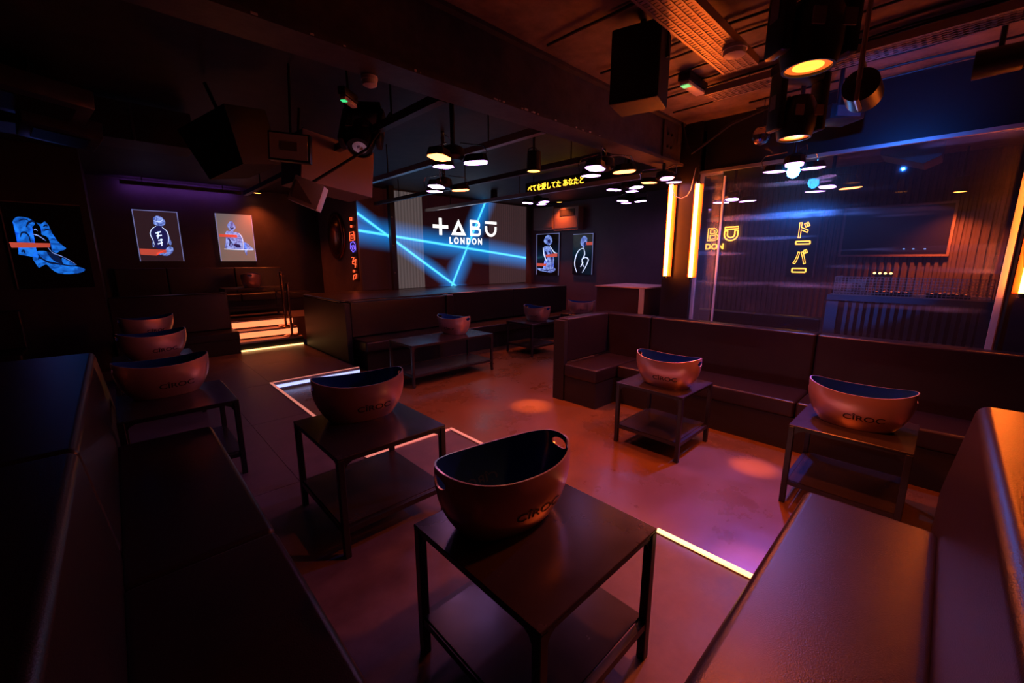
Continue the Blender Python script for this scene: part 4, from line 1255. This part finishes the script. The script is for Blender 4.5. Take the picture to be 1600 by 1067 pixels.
def panel_light(label, px, py, z, colors, rz=0, sc=1.0, blue=False, count=3, bright=False):
    c = at(px, py, z=z)
    s = thing('panel_light', label, 'stage light', c, 'tilting three-panel stage lights')
    x, y, z = c
    hub = lathe('hub', 'plastic_black', s, [(0.05 * sc, z + 0.14 * sc), (0.09 * sc, z + 0.12 * sc), (0.10 * sc, z + 0.05 * sc), (0.07 * sc, z + 0.02 * sc)], (x, y, 0), 18)
    lathe('stem', 'black_steel', s, [(0.02 * sc, z + 0.14 * sc), (0.02 * sc, 2.568 if (2.15 < y < 2.5 and x < 4.75) else ZC - 0.002)], (x, y, 0), 10)
    for k in range(count):
        t = R(rz) + 2 * PI * k / 3
        ct, stn = math.cos(t), math.sin(t)
        def W(u, v, h): return (x + (u * ct - v * stn) * sc, y + (u * stn + v * ct) * sc, z + h * sc)
        # tapered shallow housing, tilted outwards
        sl = 0.06
        outl = [(0.085, -0.045), (0.14, -0.085), (0.26, -0.085), (0.30, -0.05), (0.30, 0.05), (0.26, 0.085), (0.14, 0.085), (0.085, 0.045)]
        b = bmesh.new()
        lo = [b.verts.new(W(u, v, (u - 0.085) * sl)) for u, v in outl]
        hi = [b.verts.new(W(0.19 + (u - 0.19) * 0.8, v * 0.8, (u - 0.085) * sl + 0.06)) for u, v in outl]
        for i in range(8): b.faces.new((lo[i], lo[(i + 1) % 8], hi[(i + 1) % 8], hi[i]))
        b.faces.new(lo); b.faces.new(hi[::-1])
        pn = obj('panel_housing', b, 'plastic_black', s)
        b = bmesh.new()
        fc = [b.verts.new(W(0.19 + (u - 0.19) * 0.9, v * 0.9, (0.19 + (u - 0.19) * 0.9 - 0.085) * sl - 0.003)) for u, v in outl]
        fb = [b.verts.new(W(0.19 + (u - 0.19) * 0.9, v * 0.9, (0.19 + (u - 0.19) * 0.9 - 0.085) * sl - 0.0005)) for u, v in outl]
        for i in range(8): b.faces.new((fc[i], fc[(i + 1) % 8], fb[(i + 1) % 8], fb[i]))
        b.faces.new(fc[::-1]); b.faces.new(fb)
        obj('diffuser', b, 'panel_orange' if colors[k] == 'o' else ('panel_lilac_bright' if bright else 'panel_lilac'), pn)
        b = bmesh.new()
        add_tube(b, [W(0.27, 0.09, 0.05), W(0.29, 0.09, 0.12), W(0.26, 0.08, 0.165), W(0.06, 0.03, 0.17)], 0.005 * sc, 6)
        obj('bracket', b, 'chrome', s, smooth=True)
    if blue:
        add = lathe('blue_lens', 'lamp_blue', s, [(0.01, z - 0.075), (0.04, z - 0.055), (0.05, z - 0.02), (0.04, z + 0.015)], (x, y, 0), 18)
        spot('blue_wash', (x, y, z - 0.10), (x, y, 0), 46, (0.02, 0.2, 1.0), 150, 0.3, 0.03, s)
        spot('blue_beam', (x, y, z - 0.10), (3.0, 0.95, -0.1), 270, (0.06, 0.10, 1.0), 33, 0.25, 0.03, s)
    return s


panel_light('three-panel stage light with orange and lilac panels hanging above the dance floor centre', 708, 255, 2.36, 'lol', rz=80, bright=True)
panel_light('three-panel stage light with orange right panel in front of the screen', 694, 297, 2.36, 'oll', rz=-30, bright=True)
panel_light('three-panel stage light with lilac and orange panels right of the ticker sign', 943, 270, 2.36, 'oll', rz=-48)
panel_light('small lilac three-panel stage light above the far picture wall', 840, 318, 2.62, 'lll', rz=20, bright=True)
panel_light('lilac three-panel stage light left of the pillar tube, upper of two', 980, 297, 2.56, 'lll', rz=10, bright=True)
panel_light('lilac three-panel stage light left of the pillar tube, lower of two', 984, 316, 2.60, 'lll', rz=50, bright=True)
panel_light('three-panel stage light with orange panel touching the pillar top', 1036, 284, 2.38, 'oll', rz=100, sc=0.8)
panel_light('three-panel stage light with bright blue lens in front of the glass', 1240, 264, 2.33, 'lll', rz=-46, blue=True, sc=0.85)
panel_light('three-panel stage light with orange right panel behind the blue one', 1298, 296, 2.36, 'oll', rz=-60)
panel_light('lilac three-panel stage light behind the glass beside the pillar', 1146, 315, 2.36, 'lll', rz=-46, bright=True)


def downlight(label, px, py, z=2.42, power=18, tgt=None, x=None, y=None):
    c = at(px, py, x=x, y=y) if (x is not None or y is not None) else at(px, py, z=z)
    s = thing('downlight', label, 'spotlight', c, 'orange can downlights')
    x, y, z = c
    lathe('can', 'plastic_black', s, [(0.03, z + 0.2), (0.07, z + 0.19), (0.075, z + 0.0), (0.066, z + 0.0), (0.064, z + 0.015)], (x, y, 0), 22)
    lathe('lens', 'downlight_lens', s, [(0.063, z + 0.004), (0.063, z + 0.010), (0.02, z + 0.012)], (x, y, 0), 22)
    b = bmesh.new(); add_tube(b, [(x, y, z + 0.2), (x, y, ZC - 0.002)], 0.012, 8); obj('stem', b, 'black_steel', s, smooth=True)
    b = bmesh.new()
    add_tube(b, [(x - 0.08, y, z + 0.09), (x - 0.085, y, z + 0.2), (x, y, z + 0.24), (x + 0.085, y, z + 0.2), (x + 0.08, y, z + 0.09)], 0.006, 6)
    obj('bracket', b, 'black_steel', s, smooth=True)
    spot('lamp', (x, y, z - 0.015), tgt if tgt else (x, y, 0), power * 2.4, (1.0, 0.13, 0.025), 115, 1.0, 0.04, s)
    spot('beam_lamp', (x, y, z - 0.015), tgt if tgt else (x, y, 0), power * 9, (1.0, 0.20, 0.03), 13, 1.0, 0.02, s)
    return s


downlight('orange downlight right of the grey picture in the alcove', 402, 302, y=10.2, power=55)
downlight('orange downlight under the brown speaker by the bronze oval', 541, 307, y=8.05, power=26)
downlight('orange downlight in front of the screen beside the club name', 772, 312, y=6.9, power=70)
downlight('orange downlight above the far wall speakers', 874, 316, x=8.2, power=45)
downlight('orange downlight left of the ticker sign on a labelled bracket', 834, 268, z=2.45, power=80)
downlight('orange downlight behind the glass above the DJ booth', 1500, 300, x=8.2, power=110)
downlight('orange downlight close to the alcove ceiling, half hidden by the small wedge speaker', 470, 314, y=8.1, power=20)

s = thing('wash_light_bar', 'slim violet wash light bar at the alcove ceiling above the pictures', 'stage light', (1.2, 10.2, 2.9))
box('housing', 'plastic_black', s, 0.3, 2.1, 10.14, 10.22, 2.86, 2.92)
box('diffuser', 'wash_violet', s, 0.32, 2.08, 10.2205, 10.228, 2.87, 2.91)
for xx in (0.6, 1.8): tube('hanger', 'black_steel', s, [(xx, 10.18, 2.92), (xx, 10.18, ZC - 0.002)], 0.008, 6)

# ------------------------------------------------------------------ speakers and ceiling clutter
def hang(parent, x, y, z): tube('hanger', 'black_steel', parent, [(x, y, z), (x, y, ZC - 0.002)], 0.012, 8)

# big black hanging speaker
p = at(997, 168, z=2.50)
s = thing('hanging_speaker', 'tall black loudspeaker hanging beside the beam at the top centre', 'speaker', (p.x, p.y, p.z))
b = bx(-0.15, 0.15, -0.13, 0.13, 0.0, 0.42, bevel=0.012)
o = obj('cabinet', b, 'speaker_black', None, smooth=True, weighted=True); o.parent = s
o = obj('grille', bx(-0.14, 0.14, -0.136, -0.1305, 0.02, 0.40), 'plastic_black', None); o.parent = s
o = obj('hanger', add_tube(bmesh.new(), [(0, 0.02, 0.42), (0, 0.02, ZC - p.z - 0.002)], 0.02, 8), 'black_steel', None); o.parent = s
o = obj('yoke_bracket', add_tube(bmesh.new(), [(-0.16, 0, 0.25), (-0.16, 0, 0.435), (0.16, 0, 0.435), (0.16, 0, 0.25)], 0.01, 6), 'black_steel', None); o.parent = s
s.rotation_euler = (0, 0, R(-75))
# big brown speaker
p = at(512, 300, z=2.24)
s = thing('hanging_speaker', 'large brown boxy loudspeaker hanging near the alcove', 'speaker', (p.x, p.y, p.z))
o = obj('cabinet', bx(-0.36, 0.36, -0.25, 0.25, 0, 0.46, bevel=0.008), 'speaker_paint', None, smooth=True, weighted=True); o.parent = s
o = obj('grille', bx(-0.34, 0.34, 0.251, 0.258, 0.02, 0.44), 'plastic_black', None); o.parent = s
for xx in (-0.3, 0.3):
    o = obj('hanger', add_tube(bmesh.new(), [(xx, 0, 0.46), (xx, 0, ZC - p.z - 0.05)], 0.014, 8), 'black_steel', None); o.parent = s
s.rotation_euler = (R(0), R(7), R(4))
# dark angled speaker left of it
p = at(385, 268, z=2.30)
s = thing('hanging_speaker', 'dark wedge-sided loudspeaker hanging left of the brown one', 'speaker', (p.x, p.y, p.z))
o = obj('cabinet', add_prism(bmesh.new(), [(-0.2, 0), (0.2, 0), (0.28, 0.42), (-0.28, 0.42)], -0.2, 0.2, 'xz'), 'speaker_black', None); o.parent = s
o = obj('hanger', add_tube(bmesh.new(), [(0, 0, 0.42), (0, 0, ZC - p.z - 0.002)], 0.014, 8), 'black_steel', None); o.parent = s
s.rotation_euler = (R(12), R(-14), R(-62))
# white flood panel
p = at(452, 252, z=2.30)
s = thing('flood_light', 'white-faced square flood light in a black frame near the alcove', 'stage light', (p.x, p.y, p.z))
o = obj('housing', bx(-0.15, 0.15, 0.0, 0.07, 0, 0.21, bevel=0.006), 'plastic_black', None, smooth=True); o.parent = s
o = obj('face', bx(-0.135, 0.135, -0.006, -0.0005, 0.015, 0.195), 'white_plastic', None); o.parent = s
o = obj('led_array', bx(-0.06, 0.06, -0.009, -0.0065, 0.075, 0.14), 'plaque_grey', None); o.parent = s
o = obj('hanger', add_tube(bmesh.new(), [(0, 0.04, 0.21), (0, 0.04, ZC - p.z - 0.002)], 0.01, 8), 'black_steel', None); o.parent = s
s.rotation_euler = (0, R(4), R(-34))
# small wedge speaker
p = at(476, 322, z=1.98)
s = thing('wedge_speaker', 'small pale wedge speaker tilted below the brown loudspeaker', 'speaker', (p.x, p.y, p.z))
o = obj('body', bx(-0.11, 0.11, -0.09, 0.09, 0, 0.2, bevel=0.006), 'white_plastic', None, smooth=True); o.parent = s
o = obj('grille', add_prism(bmesh.new(), [(-0.09, 0.03), (0.07, 0.03), (-0.09, 0.17)], -0.096, -0.0905, 'xz'), 'speaker_paint', None); o.parent = s
o = obj('hanger', add_tube(bmesh.new(), [(0, 0, 0.2), (0.3, 0, 0.62), (0.38, 0, ZC - p.z - 0.06)], 0.012, 8), 'black_steel', None); o.parent = s
s.rotation_euler = (R(0), R(22), R(-30))
# two wall speakers at the far wall
for k, (x0_, x1_) in enumerate(((833, 864), (865, 903))):
    a = at(x0_, 326, x=8.35); b_ = at(x1_, 358, x=8.35)
    s = thing('wall_speaker', ['grey grilled wall speaker nearest the screen corner', 'orange-lit grilled wall speaker above the two small pictures'][k], 'speaker', (8.4, (a.y + b_.y) / 2, b_.z))
    box('cabinet', 'speaker_paint', s, 8.36, 8.57, b_.y + 0.01, a.y - 0.01, b_.z, min(a.z, ZC - 0.01))
    if k == 0: box('grille', 'plaque_grey', s, 8.35, 8.359, b_.y + 0.04, a.y - 0.04, b_.z + 0.05, a.z - 0.04)
    else:
        box('grille', 'plaque_grey', s, 8.35, 8.359, b_.y + 0.04, a.y - 0.04, b_.z + 0.05, b_.z + 0.30)
        box('horn', 'speaker_black', s, 8.35, 8.359, b_.y + 0.12, a.y - 0.2, b_.z + 0.34, min(a.z - 0.03, b_.z + 0.5))
# dark speaker behind glass at the right
p = at(1430, 262, z=2.40, )
p = at(1432, 262, x=5.5)
s = thing('hanging_speaker', 'dark loudspeaker hanging behind the glass at the upper right', 'speaker', (p.x, p.y, p.z))
o = obj('cabinet', add_prism(bmesh.new(), [(-0.16, 0.05), (-0.05, 0.0), (0.25, 0.12), (0.25, 0.40), (-0.16, 0.40)], -0.2, 0.2, 'yz'), 'speaker_paint', None); o.parent = s
o = obj('hanger', add_tube(bmesh.new(), [(0, 0, 0.40), (0, 0, ZC - p.z - 0.002)], 0.014, 8), 'black_steel', None); o.parent = s

# smoke detectors
def detector(label, px, py, z=ZC, r=0.075):
    p = at(px, py, z=z - 0.05)
    s = thing('smoke_detector', label, 'smoke detector', (p.x, p.y, z - 0.055))
    lathe('base', 'white_plastic', s, [(r, z - 0.001), (r, z - 0.02)], (p.x, p.y, 0), 24)
    lathe('sensor', 'white_plastic', s, [(r * 0.92, z - 0.02), (r * 0.85, z - 0.045), (r * 0.4, z - 0.055), (0.004, z - 0.056)], (p.x, p.y, 0), 24)
detector('round white smoke detector beside the perforated cable tray', 1147, 88, 2.808, 0.07)
detector('round white smoke detector under the steel beam', 578, 135, 2.568, 0.045)
p = at(1147, 88, z=2.81)
# exit lights
def exit_light(label, px, py, z, rz, k=1.0):
    p = at(px, py, z=z)
    s = thing('emergency_light', label, 'emergency light', (p.x, p.y, p.z))
    o = obj('body', bx(-0.17 * k, 0.17 * k, -0.05 * k, 0.05 * k, 0.03, 0.085, bevel=0.008), 'plastic_black', None, smooth=True); o.parent = s
    o = obj('diffuser', bx(-0.16 * k, 0.16 * k, -0.042 * k, 0.042 * k, 0, 0.03, bevel=0.012), 'exit_diffuser', None, smooth=True); o.parent = s
    o = obj('green_indicator', bx(-0.15 * k, -0.09 * k, -0.03 * k, 0.03 * k, -0.004, -0.0005), 'exit_green', None); o.parent = s
    if ZC - p.z > 0.1:
        o = obj('hanger', add_tube(bmesh.new(), [(0, 0, 0.085), (0, 0, ZC - p.z - 0.002)], 0.008, 8), 'black_steel', None); o.parent = s
    s.rotation_euler = (0, 0, R(rz))
exit_light('emergency light with green indicator on the orange-lit ceiling', 1082, 141, 2.90, 0)
exit_light('emergency light with green indicator hanging below the beam', 545, 163, 2.60, 40, 0.55)


# perforated cable trays: strips and cross pieces
def tray(label, along, a0, a1, b0, b1, z, n):
    c = ((a0 + a1) / 2, (b0 + b1) / 2, z) if along == 'x' else ((b0 + b1) / 2, (a0 + a1) / 2, z)
    s = thing('cable_tray', label, 'cable tray', c)
    def B(nm, u0, u1, v0, v1, z0, z1):
        return box(nm, 'aluminium' if nm == 'rung_never' else 'duct_tray', s, *((u0, u1, v0, v1) if along == 'x' else (v0, v1, u0, u1)), z0, z1)
    B('side_rail', a0, a1, b0, b0 + 0.004, z, z + 0.05); B('side_rail', a0, a1, b1 - 0.004, b1, z, z + 0.05)
    m = 5
    for k in range(m + 1):
        v = b0 + 0.004 + (b1 - b0 - 0.02) * k / m
        B('strip', a0, a1, v, v + 0.012, z, z + 0.003)
    b = bmesh.new()
    for k in range(n):
        u = a0 + (a1 - a0) * (k + 0.5) / n
        q = (u - 0.011, u + 0.011, b0 + 0.004, b1 - 0.004)
        add_box(b, *(q if along == 'x' else (q[2], q[3], q[0], q[1])), z + 0.0031, z + 0.005)
    obj('perforated_sheet', b, 'duct_tray', s)['kind'] = 'stuff'
    for u in (a0 + 0.3, a1 - 0.3):
        b = bmesh.new()
        pt = (u, (b0 + b1) / 2) if along == 'x' else ((b0 + b1) / 2, u)
        add_tube(b, [(pt[0], pt[1], z + 0.005), (pt[0], pt[1], ZC - 0.002)], 0.006, 6)
        obj('hanger', b, 'black_steel', s)
mat('duct_tray', (0.34, 0.26, 0.23), 0.4, metal=0.3)
pa = at(1085, 45, z=2.81)
tray('perforated cable tray on the orange-lit ceiling above the emergency light', 'x', 0.8, 3.25, pa.y - 0.11, pa.y + 0.11, 2.81, 80)
pa = at(1450, 62, z=2.88)
tray('perforated cable tray running above the glass at the top right', 'y', -2.4, 1.6, pa.x - 0.1, pa.x + 0.1, 2.88, 90)
# cables along the ceiling
k = 0
for (px, py, along, lo, hi) in ((1100, 75, 'y', -2.0, 2.1), (1110, 100, 'y', -2.0, 2.1), (1120, 118, 'y', -2.0, 2.1), (1130, 128, 'y', -1.5, 2.1), (1150, 150, 'y', -2.0, 2.1),
                               (1080, 62, 'y', -1.0, 2.1), (1420, 40, 'y', -2.0, 1.0), (1440, 95, 'y', -2.3, 1.5), (1440, 110, 'y', -2.3, 1.5), (880, 60, 'y', -1.5, 2.1)):
    p = at(px, py, z=2.975)
    pts = []
    for i in range(15):
        t = lo + (hi - lo) * i / 14
        pts.append((p.x + random.uniform(-0.012, 0.012), t, 2.985 - random.uniform(0, 0.012)))
    o = tube('ceiling_cable', 'plastic_black', None, pts, 0.007 + 0.003 * random.random(), 6, loc=(p.x, (lo + hi) / 2, 2.98))
    tag(o, 'thin black cable clipped along the ceiling near the cable tray', 'cable', 'black cables along the ceiling')
# loop of cable at pillar head
o = tube('ceiling_cable', 'plastic_black', None, [(4.62, 2.20, 2.99), (4.60, 2.12, 2.75), (4.6, 2.06, 2.66), (4.6, 1.98, 2.70), (4.6, 1.7, 2.86), (4.6, 1.2, 2.98)], 0.014, 8, loc=(4.6, 1.9, 2.8))
tag(o, 'thick black cable looping down at the pillar head', 'cable')
o = tube('ceiling_cable', 'white_plastic', None, [(4.66, 2.03, 2.52), (4.64, 2.06, 2.30), (4.65, 2.10, 2.24), (4.66, 2.17, 2.22), (4.66, 2.25, 2.26), (4.67, 2.29, 2.38)], 0.004, 6, loc=(4.65, 2.1, 2.3))
tag(o, 'thin pale wire dangling between the two pillar tubes', 'cable')
# disco ball bit hanging by the header
p = at(1190, 212, x=4.55)
s = thing('mirror_ball', 'small mirror tiled ball hanging left of the moving head lights', 'mirror ball', (p.x, p.y, p.z))
b = bmesh.new(); bmesh.ops.create_uvsphere(b, u_segments=20, v_segments=12, radius=0.085)
bmesh.ops.inset_individual(b, faces=list(b.faces), thickness=0.0015, depth=0.0)
o = obj('ball', b, 'mirror_tile', None); o.parent = s
o = obj('cord', add_tube(bmesh.new(), [(0, 0, 0.085), (0, 0, ZC - p.z - 0.002)], 0.003, 6), 'black_steel', None); o.parent = s
# black pendant can right of the moving heads
p = at(1350, 150, z=2.50)
s = thing('par_can', 'dark can spotlight right of the moving head lights', 'stage light', (p.x, p.y, p.z))
o = obj('can', add_lathe(bmesh.new(), [(0.05, 0.22), (0.085, 0.2), (0.09, 0.0), (0.078, 0.0), (0.07, 0.03)], (0, 0, 0), 24), 'plastic_black', None, smooth=True); o.parent = s
o = obj('yoke', add_tube(bmesh.new(), [(-0.10, 0, 0.1), (-0.10, 0, 0.28), (0.10, 0, 0.28), (0.10, 0, 0.1)], 0.012, 6), 'duct_tray', None, smooth=True); o.parent = s
o = obj('stem', add_tube(bmesh.new(), [(0, 0, 0.28), (0.1, 0, 0.29), (ZC - p.z - 0.012, 0, 0.29)], 0.012, 8), 'duct_tray', None, smooth=True); o.parent = s
s.rotation_euler = (0, R(-88), R(2))
spot('lamp', (p.x + 0.05, p.y, p.z), (4.78, 0.55, 2.72), 26, (0.02, 0.16, 1.0), 75, 1.0, 0.012)  # blue spot added at the can to throw the glow on the header
# projector box behind the second moving head
p = at(1306, 192, z=2.56)
s = thing('projector', 'small black projector box with blue-lit end under the header', 'projector', (p.x, p.y, p.z))
o = obj('body', bx(-0.13, 0.13, -0.10, 0.10, 0, 0.1, bevel=0.008), 'plastic_black', None, smooth=True); o.parent = s
o = obj('end_plate', bx(-0.09, 0.09, -0.108, -0.1005, 0.015, 0.085), 'duct_metal', None); o.parent = s
o = obj('stem', add_tube(bmesh.new(), [(0, 0, 0.1), (0, 0, ZC - p.z - 0.002)], 0.015, 8), 'black_steel', None); o.parent = s
s.rotation_euler = (0, 0, R(-40))
# right-hand can with ring
p = at(1560, 95, z=2.72)
s = thing('par_can', 'unlit dark can spotlight at the top right corner', 'stage light', (p.x, p.y, p.z))
o = obj('can', add_lathe(bmesh.new(), [(0.05, -0.12), (0.075, -0.1), (0.08, 0.1), (0.07, 0.1), (0.065, 0.08)], (0, 0, 0), 24, 'y'), 'plastic_black', None, smooth=True); o.parent = s
o = obj('stem', add_tube(bmesh.new(), [(0, 0, 0.07), (0, 0, ZC - p.z - 0.002)], 0.014, 8), 'black_steel', None, smooth=True); o.parent = s

# air ducts at the upper left
p = at(240, 190, z=2.62)
s = thing('air_duct', 'dark rectangular air duct under the ceiling at the upper left', 'duct', (0.2, 5.5, 2.62))
mat('duct_dark', (0.035, 0.028, 0.03), 0.5)
box('duct_body', 'duct_dark', s, -0.6, 0.75, 5.3, 5.75, 2.62, 2.94, bevel=0.004)
for xx in (-0.2, 0.3): box('seam', 'duct_metal', s, xx, xx + 0.02, 5.29, 5.299, 2.62, 2.94)
for k, (px, py) in enumerate(((48, 165), (95, 215))):
    p = at(px, py, z=2.66 if k == 0 else 2.52)
    s = thing('ceiling_unit', ['blue-glinting metal ceiling unit at the far upper left', 'smaller blue-glinting metal ceiling unit below the larger one'][k], 'air conditioner', (p.x, p.y, p.z))
    q = (0.30, 0.22)[k]
    o = obj('casing', bx(-q, q, -q * 0.8, q * 0.8, 0, 0.14, bevel=0.01), 'duct_metal', None, smooth=True); o.parent = s
    o = obj('vent', bx(-q * 0.7, q * 0.7, -q * 0.5, q * 0.5, -0.01, -0.0005), 'plastic_black', None); o.parent = s
    o = obj('hanger', add_tube(bmesh.new(), [(0, 0, 0.14), (0, 0, ZC - p.z - 0.002)], 0.012, 8), 'black_steel', None); o.parent = s
    s.rotation_euler = (R(-8), R(6), R(10))
